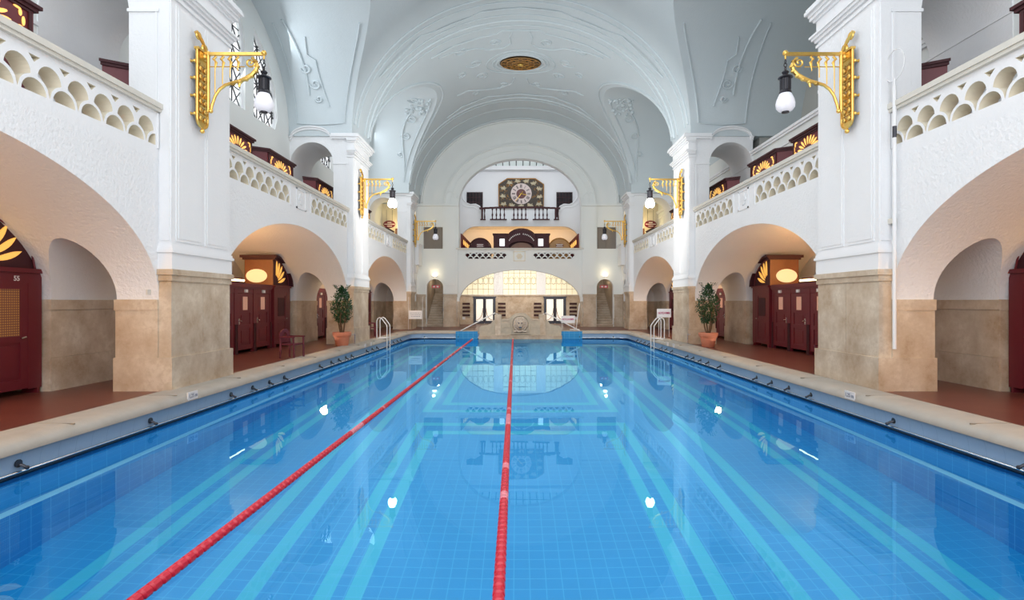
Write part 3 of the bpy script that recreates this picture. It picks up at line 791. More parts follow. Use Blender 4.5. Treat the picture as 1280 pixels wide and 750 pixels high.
tp = [(-4.42, 10.3), (-4.35, 9.6), (-4.05, 9.25), (-3.75, 9.12), (-3.35, 9.15), (-3.05, 9.0), (-2.92, 8.75)]
for sx in (-1, 1): mb.tube([(sx*x, 42.47, z) for x, z in tp], .05, 6); mb.tube([(sx*(abs(x)+.2), 42.48, z-.2) for x, z in tp], .025, 5)
mb.build('scroll_edge', 'smooth', bw)
bal = empty('balcony_balustrade', (0, 42.4, 7.95)); tag(bal, 'dark maroon wooden balustrade with turned balusters below the big clock', 'balustrade')
mb = MB(); pts = [(-3.05+6.1*i/16, 0, .90+.09*(1-((i-8)/8)**2)) for i in range(17)]
for p, q in zip(pts, pts[1:]): mb.box(p[0], q[0], -.09, .09, (p[2]+q[2])/2-.09, (p[2]+q[2])/2+.03)
mb.build('handrail', 'maroon_dark', bal)
for x in (-2.78, 2.78):
    MB().box(x-.13, x+.0, -.08, .08, .05, .85).box(x-.2, x+.2, -.1, .1, 0, .07).lathe([(.04, .07), (.06, .2), (.03, .5), (.06, .75), (.05, .85)], (x+.12, 0, 0), 8).build('newel_post', 'maroon_dark', bal)
for xc in (-1.62, 0, 1.62):
    MB().box(xc-.64, xc+.64, -.1, .1, 0, .07).build('base_rail', 'maroon_dark', bal)
    for i in range(4):
        MB().lathe([(.05, .07), (.05, .14), (.03, .2), (.065, .38), (.03, .55), (.03, .7), (.06, .8), (.05, .88)], (xc-.45+.3*i, 0, 0), 8).build('baluster', 'maroon_dark', bal)

# clock
ck = empty('wall_clock', (.13, 45.94, 10.65)); tag(ck, 'large chamfered bronze wall clock with zodiac reliefs round a Roman dial', 'clock')
ck['label'] = 'large dark panel clock with chamfered top, cream relief figures and Roman dial'
o8 = [(-1.83, -1.22), (1.83, -1.22), (1.83, .72), (1.15, 1.18), (-1.15, 1.18), (-1.83, .72)]
MB().prism(o8, XZ, -.08, .04).build('panel', 'clock_dark', ck)
mb = MB(); mb.tube([(x, -.1, z) for x, z in o8], .045, 5, closed=True); mb.build('frame', 'goldwood', ck)
rr = random.Random(3)
for cx, cz in ((-1.45, -.9), (-1.5, -.25), (-1.45, .4), (-.95, .85), (-.3, .98), (.4, .98), (1.0, .8), (1.5, .35), (1.5, -.3), (1.45, -.9), (.75, -1.0), (0, -1.06), (-.75, -1.0)):
    a0 = rr.uniform(0, pi); mb = MB()
    mb.ball((cx, -.09, cz), 1, n=8, sc=(.22, .04, .11))
    mb.ball((cx+.18*cos(a0), -.1, cz+.12), 1, n=7, sc=(.07, .04, .07))
    for q in range(5):
        a = a0+q*1.25; mb.tube([(cx, -.1, cz), (cx+.14*cos(a), -.1, cz+.12*sin(a)), (cx+.26*cos(a+.4), -.1, cz+.2*sin(a+.4))], .028, 4)
    mb.build('relief_figure', 'clock_relief', ck)
mb = MB()
for i in range(90):
    x, z = rr.uniform(-1.72, 1.72), rr.uniform(-1.12, 1.05)
    if x*x+(z+.06)**2 < .95 or abs(x)+z > 2.3: continue
    a = rr.uniform(0, pi); mb.tube([(x+.09*cos(a+t), -.085, z+.09*sin(a+t)) for t in (0, .8, 1.6, 2.4, 3.2)], .016, 4)
tag(mb.build('ground_scrollwork', 'goldwood', ck), kind='stuff')
cz0 = -.06
MB().prism(ell(0, cz0, .86, .86, 40), XZ, -.12, -.06, [ell(0, cz0, .40, .40, 32)]).build('dial_ring', 'clock_ring', ck)
MB().prism(ell(0, cz0, .42, .42, 32), XZ, -.10, -.05).build('dial_centre', 'clock_red', ck)
mb = MB()
ROM = ['XII', 'I', 'II', 'III', 'IIII', 'V', 'VI', 'VII', 'VIII', 'IX', 'X', 'XI']
def seg2(mb, T, p, q, w=.014):
    a = T(*p); b_ = T(*q); mb.tube([a, b_], w, 4)
for h, rn in enumerate(ROM):
    ang = pi/2-h*pi/6; n = len(rn); wd = .058
    def T(u, v, ang=ang):
        r = .63+v; return (r*cos(ang)+u*sin(ang), -.125, cz0+r*sin(ang)-u*cos(ang))
    for i, ch in enumerate(rn):
        u = (i-(n-1)/2)*wd
        if ch == 'I': seg2(mb, T, (u, -.13), (u, .13))
        elif ch == 'V': seg2(mb, T, (u-.03, .13), (u, -.13)); seg2(mb, T, (u+.03, .13), (u, -.13))
        else: seg2(mb, T, (u-.03, .13), (u+.03, -.13)); seg2(mb, T, (u+.03, .13), (u-.03, -.13))
mb.build('numerals', 'iron', ck)
MB().tube([(0, -.16, cz0), (-.48, -.16, cz0-.62)], [.035, .02], 5).tube([(0, -.16, cz0), (.16, -.16, cz0+.2)], .03, 5).build('minute_hand', 'gold', ck)
MB().tube([(-.12, -.15, cz0+.03), (.42, -.15, cz0-.1)], [.03, .045], 5).build('hour_hand', 'gold', ck)

# changing kiosk in the alcove
def solid_semi(mb, cx, r, z0, rise, y0, y1, m=0):
    mb.prism(arch(cx, r, z0, rise, 4.62, 24), XZ, y0, y1, m=m)
kk = empty('central_kiosk', (.12, 41.2, 4.64)); tag(kk, 'maroon wooden kiosk with arched fretwork hood and two lit square panes', 'kiosk')
kk['label'] = 'maroon kiosk with arched hood and lit square panes in the end gallery'
MB().box(-2.05, -.98, -.0, .9, 0, 2.1).box(.98, 2.05, 0, .9, 0, 2.1).box(-.98, .98, .5, .9, 0, 1.6).prism(
    [(-1.02, 1.0)]+[(-1.02*cos(pi*i/20), 1.75+.68*sin(pi*i/20)) for i in range(21)]+[(1.02, 1.0), (.92, 1.0)]+[(.92*cos(pi*i/20), 1.15+.42*sin(pi*i/20)) for i in range(21)]+[(-.92, 1.0)], XZ, -.05, .5).build('body', 'maroon_dark', kk)
MB().box(-2.12, -.98, -.06, .95, 2.05, 2.14).box(.98, 2.12, -.06, .95, 2.05, 2.14).tube([(-1.06*cos(pi*i/20), -.08, 1.75+.72*sin(pi*i/20)) for i in range(21)], .045, 6).build('cornice', 'maroon_dark', kk)
MB().prism(arch(0, .88, .9, .62, 0, 20), XZ, .42, .52).build('arched_panel', 'brownwood', kk)
mb = MB()
for i in range(17):
    a = radians(25+130*i/16)
    if 7.2 < i < 8.8: continue
    x, z = .98*cos(a), 1.30+.80*sin(a); mb.prism(ell(x, z, .035, .055, 8), XZ, -.07, -.045)
mb.build('fretwork', 'letters', kk)
for x in (-1.42, 1.42):
    MB().box(x-.18, x+.18, -.03, .02, 1.22, 1.74).build('lit_pane', 'win_glass', kk)
for cx, nm_, mat, lab in ((-2.95, 'arched_booth', 'maroon_dark', 'dark arched wooden booth left of the kiosk in the end gallery'), (2.95, 'arched_booth', 'goldwood', 'golden arched wooden booth right of the kiosk in the end gallery')):
    r = empty(nm_, (cx, 41.6, 4.64)); tag(r, lab, 'booth')
    MB().prism(arch(0, .74, 1.05, .76, 0, 24), XZ, 0, .8).build('body', mat, r)
    MB().tube([(p[0], -.02, p[1]) for p in arch(0, .80, 1.05, .78, 0, 24)], .05, 6).build('arch_moulding', mat, r)
    MB().prism(ell(0, 1.3, .32, .15, 20), XZ, -.04, .0).build('oval_plaque', 'maroon' if cx < 0 else 'brownwood', r)
    MB().box(-.24, .24, -.06, -.035, 1.36, 1.39).box(-.2, .2, -.06, -.035, 1.28, 1.31).box(-.24, .24, -.06, -.035, 1.2, 1.23).build('lettering', 'letters', r)
for sx in (-1, 1):
    r = empty('gallery_screen', (sx*4.25, 40.5, 4.64)); tag(r, 'slanting maroon fretwork screen at the %s end of the end gallery' % ('left' if sx < 0 else 'right'), 'screen')
    MB().prism([(0, 0), (0, 2.05), (1.6, 1.5), (1.6, 0)], lambda u, v, w: (-sx*(.35*u)+w, u, v), -.03, .03).build('panel', 'maroon', r)
    mb = MB()
    for i in range(5): mb.prism(ell(.35+.22*i, 1.45-.07*i, .07, .2, 10), lambda u, v, w: (-sx*(.35*u)+w, u, v), -.045, .045)
    mb.build('fretwork_pane', 'amber', r)

# ------------------------------------------------------------------ pool
def ring_path(d, r0=1.0, n=8):
    x0, x1, y0, y1, r = PX-HP-d, PX+HP+d, PY0-d, PY1+d, r0+d
    pts = []
    for cx, cy, a0 in ((x1-r, y1-r, 0), (x0+r, y1-r, pi/2), (x0+r, y0+r, pi), (x1-r, y0+r, 3*pi/2)):
        for i in range(n+1):
            a = a0+pi/2*i/n; pts.append((cx+r*cos(a), cy+r*sin(a)))
    return pts
def sweep(prof, mats_idx, name, mats, parent=None, smooth=True):
    mb = MB(); loops = []
    for d, z in prof:
        loops.append([mb.bm.verts.new((x, y, z)) for x, y in ring_path(d)])
    for k_, (A, B) in enumerate(zip(loops, loops[1:])):
        n = len(A)
        for i in range(n):
            f = mb.bm.faces.new((A[i], A[(i+1) % n], B[(i+1) % n], B[i])); f.material_index = mats_idx[k_]
    return mb.build(name, mats, parent, smooth, recalc=False)
# deck
fl = struct(MB().prism(rect(-11.8, 11.8, YB, 46.5), XY, -.15, 0, [ring_path(.5)]).build('floor', 'deck', smooth=False))
basin = struct(sweep([(-.02, -.47), (-.02, -1.75), (-.16, -1.75), (-.16, -3.24)], [0, 1, 0], 'pool_basin', ['pwall', 'ledge'], smooth=False), None)
sweep([(-.01, -.39), (.01, -.40), (.01, -.50), (-.02, -.47)], [0, 0, 1], 'gutter', ['gutter', 'pwall'], basin, smooth=False)
sweep([(-.07, -.10), (-.03, -.22), (-.015, -.32), (-.01, -.395)], [0, 0, 0], 'gutter_tile_strip', ['strip'], basin)
cop = sweep([(.60, -.05), (.60, .03), (.20, .03), (.10, .025), (.0, 0), (-.06, -.03), (-.095, -.09), (-.095, -.125), (-.07, -.13), (-.02, -.13)], [0]*9, 'pool_coping', ['coping'])
struct(cop)
mb = MB(); f = mb.bm.faces.new([mb.bm.verts.new((x, y, -3.24)) for x, y in ring_path(-.15)])
o = mb.build('floor_pool', 'pfloor', None, False, recalc=False); struct(o)
mb = MB(); mb.bm.faces.new([mb.bm.verts.new((x, y, ZW)) for x, y in ring_path(.11)])
wtr = tag(mb.build('pool_water', 'water', None, False, recalc=False), 'clear blue still water filling the long swimming pool', 'water', kind='stuff')
# coping joints: thin dark seams
mb = MB()
yy = 3.2
while yy < 32:
    for s in (-1, 1):
        x = PX+s*HP; mb.box(x+s*.0, x+s*.58, yy, yy+.012, .015, .0325)
    yy += 2.4
mb.build('coping_joint', 'joint', cop)
# rail along the gutter with brackets
def inset(d, z): return [(x, y, z) for x, y in ring_path(d)]
rail = tag(MB().tube(inset(-.05, -.375), .016, 8, closed=True).build('grab_rail', 'chrome'), 'thin steel grab rail running along the pool gutter', 'rail')
MB().tube(inset(-.03, -.405), .013, 6, closed=True).build('rail_shadow_bar', 'darkmetal', rail).name = 'rail_shadow_line'  # dark tube that draws the rail's shadow under it
for s in (-1, 1):
    x = PX+s*HP
    for y in (4.4, 7.06, 9.6, 12.3, 13.3, 14.2, 15.1, 17.8, 18.9, 19.7, 20.5, 21.2, 23.3, 24.2, 25.0, 27.4, 28.3, 29.2, 30.0):
        b = MB().tube([(x-s*.0, y, -.28), (x-s*.06, y+.03, -.30), (x-s*.10, y+.05, -.335)], [.026, .02, .02], 8).lathe([(.05, 0), (.05, .02)], (x-s*.03, y, -.27), 10, axis='x').ball((x-s*.105, y+.05, -.335), .028, n=8)
        b.build('rail_bracket', 'darkmetal', rail)
for sx in (-1, 1):
    mb = MB()
    for x in (3.6, 5.6):
        mb.tube([(PX+sx*x, PY1+.06, -.28), (PX+sx*x, PY1-.06, -.33)], .025, 6).ball((PX+sx*x, PY1-.08, -.32), .04, n=8)
    mb.build('rail_bracket', 'darkmetal', rail)
# blue tiled step recesses on either side of the fountain
for sx in (-1, 1):
    o = MB().box(PX+sx*2.45, PX+sx*3.75, PY1-.10, PY1+.15, -.455, .0).build('pool_step_%s' % ('left' if sx < 0 else 'right'), 'pwallx', smooth=False)
    struct(o); o.name = 'trim_%d' % (40+sx)

# lane ropes
def rope(x0, y0, x1, y1, lab, rng):
    r = empty('lane_rope', (x0, y0, ZW)); tag(r, lab, 'lane rope')
    dx, dy = x1-x0, y1-y0; Ln = sqrt(dx*dx+dy*dy); ux, uy = dx/Ln, dy/Ln
    MB().tube([(0, 0, .015), (dx, dy, .015)], .012, 6).build('cable', 'white_plastic', r)
    red, pink = MB(), MB(); t = .2; st_ = False; run = 0
    while t < Ln-.5:
        if run <= 0: st_ = rng.random() < .22; run = rng.randint(3, 9) if not st_ else rng.randint(1, 3)
        mbx = pink if st_ else red; run -= 1
        pts = [(ux*(t+d), uy*(t+d), .018) for d in (0, .015, .085, .10)]
        mbx.tube(pts, [.03, .048, .048, .03], 10); t += .112
    tag(red.build('red_float', 'red_rope', r), kind='stuff'); tag(pink.build('faded_float', 'pink_rope', r), kind='stuff')
    MB().tube([(ux*(Ln-.45), uy*(Ln-.45), .018), (ux*(Ln-.05), uy*(Ln-.05), .03)], .045, 8).build('end_float', 'white_plastic', r)
rope(-.28, 2.5, -.43, 32.8, 'red lane rope floating down the middle of the pool', random.Random(5))
rope(-2.96, 2.5, -2.80, 32.8, 'red lane rope floating left of the middle one', random.Random(9))

# fountain block with lion head
ft = empty('lion_fountain', (0, PY1, -.5)); tag(ft, 'carved grey stone fountain block with a lion head at the far pool end', 'fountain')
Y0 = -.35
MB().prism([(-1.52, 0), (1.52, 0), (1.52, 1.45), (1.50, 1.52), (1.12, 1.52), (1.10, 1.22), (.75, 1.22), (.62, 1.28), (.5, 1.42), (.3, 1.55), (0, 1.6), (-.3, 1.55), (-.5, 1.42), (-.62, 1.28), (-.75, 1.22), (-1.10, 1.22), (-1.12, 1.52), (-1.50, 1.52), (-1.52, 1.45)], XZ, Y0, .55).build('block', 'carved', ft, bevel=.02)
for sx in (-1, 1):
    MB().prism([(sx*1.5, 0), (sx*2.42, 0), (sx*2.42, .72), (sx*2.3, .84), (sx*1.95, .88), (sx*1.75, .95), (sx*1.62, 1.15), (sx*1.5, 1.2)], XZ, Y0+.05, .5).build('side_scroll', 'carved', ft, bevel=.02)
MB().box(-2.45, 2.45, Y0-.05, .45, 0, .26).box(-1.56, 1.56, Y0-.08, .4, .26, .31).build('plinth', 'stone_dark', ft, bevel=.01)
mb = MB(); mb.tube([(p[0], Y0-.03, p[1]) for p in arch(0, .50, 1.0, .45, .42, 16)], .045, 6).box(-.58, .58, Y0-.10, Y0+.02, .36, .42)
mb.box(-1.45, -.6, Y0-.02, Y0, .75, .78).box(.6, 1.45, Y0-.02, Y0, .75, .78).box(-1.45, -1.1, Y0-.03, Y0, .4, .75)
mb.build('niche_moulding', 'carved', ft)
for sx in (-1, 1):
    MB().box(sx*1.14, sx*1.50, Y0-.05, .3, 1.40, 1.47).box(sx*1.16, sx*1.48, Y0-.035, .28, .31, 1.40).build('post', 'stone', ft, bevel=.01)
MB().box(-1.1, -.62, Y0-.05, .2, 1.16, 1.22).box(.62, 1.1, Y0-.05, .2, 1.16, 1.22).build('ledge_cap', 'stone', ft, bevel=.01)
lm = MB(); rr = random.Random(2)
for i in range(26):                                           # mane
    a = 2*pi*i/26; R_ = .33+.05*rr.random(); lm.ball((R_*cos(a), Y0-.06, .93+R_*1.05*sin(a)), 1, n=8, sc=(.085, .10, .085))
for i in range(18):
    a = 2*pi*i/18+.1; lm.ball((.25*cos(a), Y0-.11, .93+.27*sin(a)), 1, n=8, sc=(.07, .09, .07))
lm.build('mane', 'lion', ft)
lm = MB().ball((0, Y0-.13, .95), 1, n=16, sc=(.22, .17, .25))
lm.ball((0, Y0-.27, .86), 1, n=14, sc=(.12, .11, .10)).ball((0, Y0-.37, .90), 1, n=10, sc=(.05, .035, .035))
for sx in (-1, 1):
    lm.ball((sx*.065, Y0-.31, .82), 1, n=10, sc=(.07, .07, .05)).ball((sx*.09, Y0-.27, 1.06), 1, n=10, sc=(.07, .05, .03)).ball((sx*.20, Y0-.12, 1.16), 1, n=10, sc=(.06, .05, .07))
lm.tube([(0, Y0-.24, 1.1), (0, Y0-.34, .94)], [.05, .035], 8).ball((0, Y0-.25, .70), 1, n=10, sc=(.08, .07, .04))
lm.build('lion_face', 'lion', ft)
MB().ball((0, Y0-.33, .765), 1, n=10, sc=(.09, .04, .045)).ball((-.085, Y0-.30, 1.01), .034, n=8).ball((.085, Y0-.30, 1.01), .034, n=8).build('mouth', 'gutter', ft)
lm = MB()
for i in range(7): lm.ball((-.3+.1*i, Y0-.10, .52+.03*sin(i*2)), 1, n=8, sc=(.09, .07, .06))
lm.build('carved_scrolls', 'lion', ft)
for sx in (-1, 1):
    h = MB().tube([(sx*1.38, PY1-.1, .55), (sx*1.38, PY1-.1, 1.06), (sx*1.5, PY1-.1, 1.10), (sx*3.55, PY1-.05, .03)], .035, 8).build('pool_handrail', 'whitemetal')
    tag(h, 'white steel handrail sloping down to the %s from the lion fountain' % ('left' if sx < 0 else 'right'), 'handrail')
    MB().lathe([(.07, 0), (.07, .02)], (sx*3.55, PY1-.03, .03), 12).build('foot_plate', 'chrome', h)
    MB().lathe([(.07, 0), (.07, .02)], (sx*1.38, PY1-.1, .99), 12).build('post_collar', 'chrome', h)

# pool ladders
def ladder(s, y, lab):
    x = PX+s*(HP-.08); r = empty('pool_ladder', (x, y, .03)); tag(r, lab, 'ladder', 'pool ladders')
    for j, dy in enumerate((0, .62)):
        MB().tube([(s*.42, dy, 0), (s*.42, dy, .82), (s*.38, dy, .93), (s*.28, dy, .98), (s*.18, dy, .93), (-s*.05, dy, .62), (-s*.06, dy, .5), (-s*.06, dy, -1.6)], .024, 8).build('handrail', 'whitemetal', r)
        MB().lathe([(.06, 0), (.06, .02)], (s*.42, dy, 0), 12).build('foot_plate', 'chrome', r)
    MB().box(s*.36, s*(-.02), -.05, .67, 0, .035).build('step_plate', 'white_plastic', r)
    for q in range(4): MB().box(-s*.10, s*.02, 0, .62, -.75-.28*q, -.72-.28*q).build('rung', 'whitemetal', r)
ladder(-1, 26.5, 'white tubular ladder on the left edge of the pool')
ladder(1, 26.0, 'white tubular ladder on the right edge of the pool with the sign above it')

def text_mesh(txt, size, parent, loc, rot, mat, name='lettering', wide=1.0, fit=0):
    cu = bpy.data.curves.new('t', 'FONT'); cu.body = txt; cu.size = size; cu.align_x = 'CENTER'; cu.align_y = 'CENTER'; cu.extrude = .002
    cu.offset = size*.02
    to = bpy.data.objects.new('t', cu); COL.objects.link(to)
    dg = bpy.context.evaluated_depsgraph_get(); me = bpy.data.meshes.new_from_object(to.evaluated_get(dg))
    bpy.data.objects.remove(to, do_unlink=True); bpy.data.curves.remove(cu)
    if fit:
        xs = [v.co.x for v in me.vertices]; wide = fit/(max(xs)-min(xs))
    for v in me.vertices: v.co.x *= wide
    me.materials.clear(); me.materials.append(M[mat]); o = bpy.data.objects.new(name, me); COL.objects.link(o)
    o.parent = parent; o.location = loc; o.rotation_euler = rot; return o
# hanging signs
def sign(x, y, z0, w, h, lab, txt, mat, posts):
    r = empty('pool_sign', (x, y, z0)); tag(r, lab, 'sign')
    MB().box(-w/2, w/2, -.01, .01, 0, h).build('board', 'sign_white', r)
    if mat == 'sign_red': text_mesh(txt, h*.34, r, (0, -.016, h*.5), (pi/2, 0, 0), mat, fit=w*.84)
    else:
        mb = MB()
        for q in range(3):
            u = -w*.40+.02*q
            while u < w*.38:
                l_ = random.uniform(.04, .12); mb.box(u, min(u+l_, w*.42), -.014, -.011, h*(.68-.2*q), h*(.74-.2*q)); u += l_+.03
        mb.build('lettering', mat, r)
    mb = MB()
    for p in posts: mb.tube([(p[0], 0, p[1]), (p[0], 0, p[2])], .013, 6)
    mb.build('post', 'whitemetal', r)
sign(6.98, 27.3, 1.0, .68, .42, 'white sign with red lettering above the right pool ladder', 'NICHTSCHWIMMER', 'sign_red', [(-.25, -.95, .0), (.25, -.95, .0)])
sign(2.92, 34.2, .46, .84, .45, 'white sign with red lettering beside the right fountain handrail', 'NICHTSCHWIMMER', 'sign_red', [(-.36, -.43, .0), (.36, -.43, .0)])
sign(-6.45, 34.5, .70, .80, .52, 'white notice with grey text hanging between two posts at the far left corner', '', 'sign_grey', [(-.43, -.67, 1.35), (.43, -.67, 1.35)])
br = tag(MB().tube([(3.5, 35.0, .04), (3.62, 35.3, .8), (3.78, 35.6, 1.65)], .03, 6).build('cleaning_pole', 'whitemetal'), 'white pole with a flat foot leaning on the far wall right of the fountain', 'pole')
MB().box(3.1, 3.7, 34.9, 35.1, .0, .06).build('foot', 'whitemetal', br)

# depth plates on the coping
for s in (-1, 1):
    x = PX+s*(HP-.100); y = 10.75
    r = empty('depth_plate', (x, y, -.03)); tag(r, 'small white depth plate on the %s pool coping near the first pier' % ('left' if s < 0 else 'right'), 'plate')
    MB().box(s*.0, s*.02, -.16, .16, -.075, .075).build('plate', 'sign_white', r)
    text_mesh('1,25 m', .10, r, (-s*.004, 0, .0), (pi/2, 0, -s*pi/2), 'sign_grey')
    for yy in (22.9, 23.8):
        o = MB().box(PX+s*(HP-.105), PX+s*(HP-.08), yy-.12, yy+.12, -.11, .04).build('coping_plate', 'sign_white')
        tag(o, 'plain white plate on the %s coping beside the second pier, %s of two' % ('left' if s < 0 else 'right', 'nearer' if yy < 23 else 'farther'), 'plate')

# ------------------------------------------------------------------ changing cabins (lower aisle)
XF = 9.56
def cabin_proto(s):
    r = empty('changing_cabin', (s*XF, 0, 0))
    b = MB().box(s*.04, s*1.2, 0, .06, .14, 2.3).box(s*.04, s*1.2, 1.27, 1.33, .14, 2.3).box(s*1.15, s*1.2, 0, 1.33, .14, 2.3)
    b.box(0, s*.10, 0, .10, .0, 2.22).box(0, s*.10, 1.23, 1.33, .0, 2.22).box(s*.01, s*.09, .10, 1.23, 2.06, 2.22)
    b.box(s*-.03, s*.10, -.0, 1.33, 2.22, 2.27).box(s*-.06, s*1.2, 0, 1.33, 2.27, 2.40)
    b.build('carcass', 'maroon', r, bevel=.006)
    for ya in (.02, 1.25): MB().box(-s*.03, s*.0, ya, ya+.06, .0, 1.0).build('pilaster_strip', 'maroon_dark', r, bevel=.004)
    d = MB(); y0, y1 = .12, 1.21
    d.box(s*.035, s*.07, y0, y1, .12, 2.05)
    for (a, c_, z0, z1) in ((y0, y0+.2, .12, 2.05), (y1-.2, y1, .12, 2.05), (y0, y1, .12, .28), (y0, y1, .85, .98), (y0, y1, 1.38, 1.48), (y0, y1, 1.94, 2.05)):
        d.box(s*.012, s*.04, a, c_, z0, z1)
    d.box(s*.02, s*.04, y0+.28, y1-.28, .36, .77).box(s*.02, s*.04, y0+.28, y1-.28, 1.05, 1.31)
    dd = d.build('door', 'maroon', r, smooth=False)
    MB().box(s*.022, s*.033, y0+.36, y1-.36, 1.48, 1.94).build('curtained_pane', 'curtain', dd)
    for ya in (y0+.2, y1-.36): MB().box(s*.008, s*.03, ya, ya+.16, 1.48, 1.94).build('window_stile', 'maroon', dd)
    hx = -s*.03
    MB().tube([(s*.01, y0+.1, 1.12), (hx, y0+.1, 1.12), (hx, y0+.2, 1.10)], .014, 6).box(s*.0, s*.012, y0+.07, y0+.13, 1.0, 1.2).build('handle', 'chrome', dd)
    MB().box(-s*.045, s*.01, .58, .74, 2.09, 2.19).build('number_plate', 'whitemetal', r)
    return r
def fan_cabin(s, y, lab, lattice=False, L_=1.5):
    r = empty('fanlight_cabin', (s*(XF-.06), y, 0)); tag(r, lab, 'cabin')
    HZ = 1.08
    curve = [(L_*sin(t)*1.0, 2.42+HZ*cos(t)) for t in [pi/2*i/16 for i in range(17)]]
    curve = [(u, 2.42+HZ*sqrt(max(0, 1-(u/L_)**1.7))) for u in [L_*i/20 for i in range(21)]]
    MB().prism([(0, 2.38)]+curve+[(L_, 2.38)], YZ, s*.04, s*1.14).build('fan_panel', 'maroon_dark', r)
    b = MB().box(0, s*1.35, 0, .07, .1, 2.4).box(0, s*1.35, L_-.07, L_, .1, 2.4).box(0, s*.1, 0, .16, 0, 2.2).box(0, s*.1, L_-.3, L_, .1, 2.2).box(0, s*.12, 0, L_, 2.12, 2.32).box(-s*.05, s*.14, 0, L_+.02, 2.32, 2.40).box(s*1.3, s*1.35, 0, L_, .1, 2.4).box(0, s*.3, .05, .1, 0, .1).box(0, s*.3, L_-.1, L_-.05, 0, .1)
    b.build('carcass', 'maroon', r, bevel=.006)
    out = [(u+.10, z+.05) for u, z in curve[:-1]]+[(L_+.12, 2.38)]
    MB().prism(curve[:-1]+[(L_, 2.38)]+out[::-1], YZ, -s*.10, s*1.12).build('arched_cornice', 'maroon_dark', r)
    # near side panel with oval pane
    p = MB().box(s*.04, s*1.12, -.02, .03, 2.4, 3.42).build('side_panel', 'brownwood', r)
    MB().box(-s*.12, s*1.28, -.10, .10, 3.46, 3.56).box(-s*.06, s*1.20, -.06, .10, 3.38, 3.46).build('cornice', 'maroon_dark', p)
    MB().prism(ell(s*.66, 2.76, .40, .26, 28), XZ, -.05, -.02).build('oval_pane', 'oval', p)
    fm = MB()
    for i in range(5):
        a = radians(8+17*i); c_ = (.15, 2.50)
        r0, r1 = .55, .50+.36*(1-.20*i/4)
        if r1*cos(a)+.15 > L_: continue
        pts = []
        for q in range(9):
            t = q/8; rr_ = r0*.55+(r1+.1-r0*.55)*t; w_ = .066*sin(pi*min(1, t*1.0+.05))**.6*(.5+.7*t)
            pts.append((rr_, w_))
        pl = [(c_[0]+q[0]*cos(a+.25*(q[0]-.6))-q[1]*sin(a), c_[1]+q[0]*sin(a+.25*(q[0]-.6))+q[1]*cos(a)) for q in pts]+[(c_[0]+q[0]*cos(a+.25*(q[0]-.6))+q[1]*sin(a), c_[1]+q[0]*sin(a+.25*(q[0]-.6))-q[1]*cos(a)) for q in pts[::-1]]
        pl = [p_ for j, p_ in enumerate(pl) if j not in (8,)]
        # keep below the roof curve
        if max(z-(2.42+HZ*sqrt(max(0, 1-(max(0, u)/L_)**1.7))) for u, z in pl) > -.04: pl = [(c_[0]+(u-c_[0])*.84, c_[1]+(z-c_[1])*.84) for u, z in pl]
        fm.prism(pl, YZ, s*.015, s*.045)
    fm.build('fan_pane', 'yellow', r)
    MB().tube([(-s*.0, p_[0]*.9, 2.36+(p_[1]-2.36)*.9) for p_ in curve], .02, 5).build('fan_moulding', 'maroon', r)
    y0, y1 = .16, L_-.30
    d = MB().box(s*.03, s*.07, y0, y1, .12, 2.12)
    for (a, c2, z0, z1) in ((y0, y0+.16, .12, 2.12), (y1-.16, y1, .12, 2.12), (y0, y1, .12, .3), (y0, y1, 1.0, 1.12), (y0, y1, 2.0, 2.12)):
        d.box(s*.008, s*.035, a, c2, z0, z1)
    d.box(s*.018, s*.035, y0+.22, y1-.22, .36, .94)
    dd = d.build('door', 'maroon', r, smooth=False)
    if lattice: MB().box(s*.016, s*.028, y0+.16, y1-.16, 1.12, 2.0).build('lattice_pane', 'lattice', dd)
    else: MB().box(s*.016, s*.028, y0+.22, y1-.22, 1.2, 1.92).build('upper_panel', 'maroon_dark', dd)
    MB().tube([(s*.01, y1-.08, 1.1), (-s*.03, y1-.08, 1.1), (-s*.03, y1-.18, 1.08)], .014, 6).build('handle', 'chrome', dd)
    if lattice: text_mesh('55', .13, r, (-s*.004, .95, 2.2), (pi/2, 0, -s*pi/2), 'letters', 'number')
    return r
side_name = {-1: 'left', 1: 'right'}
ordn = ['first', 'second', 'third', 'fourth', 'fifth', 'sixth', 'seventh']
for s in (-1, 1):
    proto = cabin_proto(s); first = True
    sets = [('nearest', 9.37-1.33, 1), ('middle', 21.37-5*1.33, 5), ('farthest', 34.07-6*1.33, 6)]
    for bay, ystart, n in sets:
        for i in range(n):
            o = proto if first else copy_tree(proto); first = False
            o.location = (s*XF, ystart+1.33*i, 0)
            lab = 'maroon changing cabin under the %s %s arch' % (bay, side_name[s])
            if n > 1: lab += ', %s from the fanlight cabin' % ordn[n-1-i] if n-1-i else ', next to the fanlight cabin'
            tag(o, lab, 'cabin', 'changing cabins along the %s aisle' % side_name[s])
    fan_cabin(s, 9.5, 'maroon cabin with glowing fanlight under the nearest %s arch' % side_name[s], True)
    fan_cabin(s, 21.5, 'maroon cabin with fanlight and oval lit pane under the middle %s arch' % side_name[s])
    fan_cabin(s, 34.2, 'maroon cabin with fanlight seen through the farthest %s arch' % side_name[s])
    for bay, ya, yb in (('middle', 16.3, 19.5), ('farthest', 28.5, 31.5)):
        t = empty('tube_lamp', (s*(XF+.12), (ya+yb)/2, 2.40)); h = (yb-ya)/2
        tag(t, 'warm glowing tube lamp on top of the cabins under the %s %s arch' % (bay, side_name[s]), 'lamp')
        MB().box(-.05, .05, -h, h, .0, .05).box(s*.05, s*.09, -h, h, 0, .20).build('housing', 'maroon_dark', t)
        MB().tube([(-s*.02, -h+.05, .10), (-s*.02, h-.05, .10)], .035, 8).build('tube', 'tube', t)
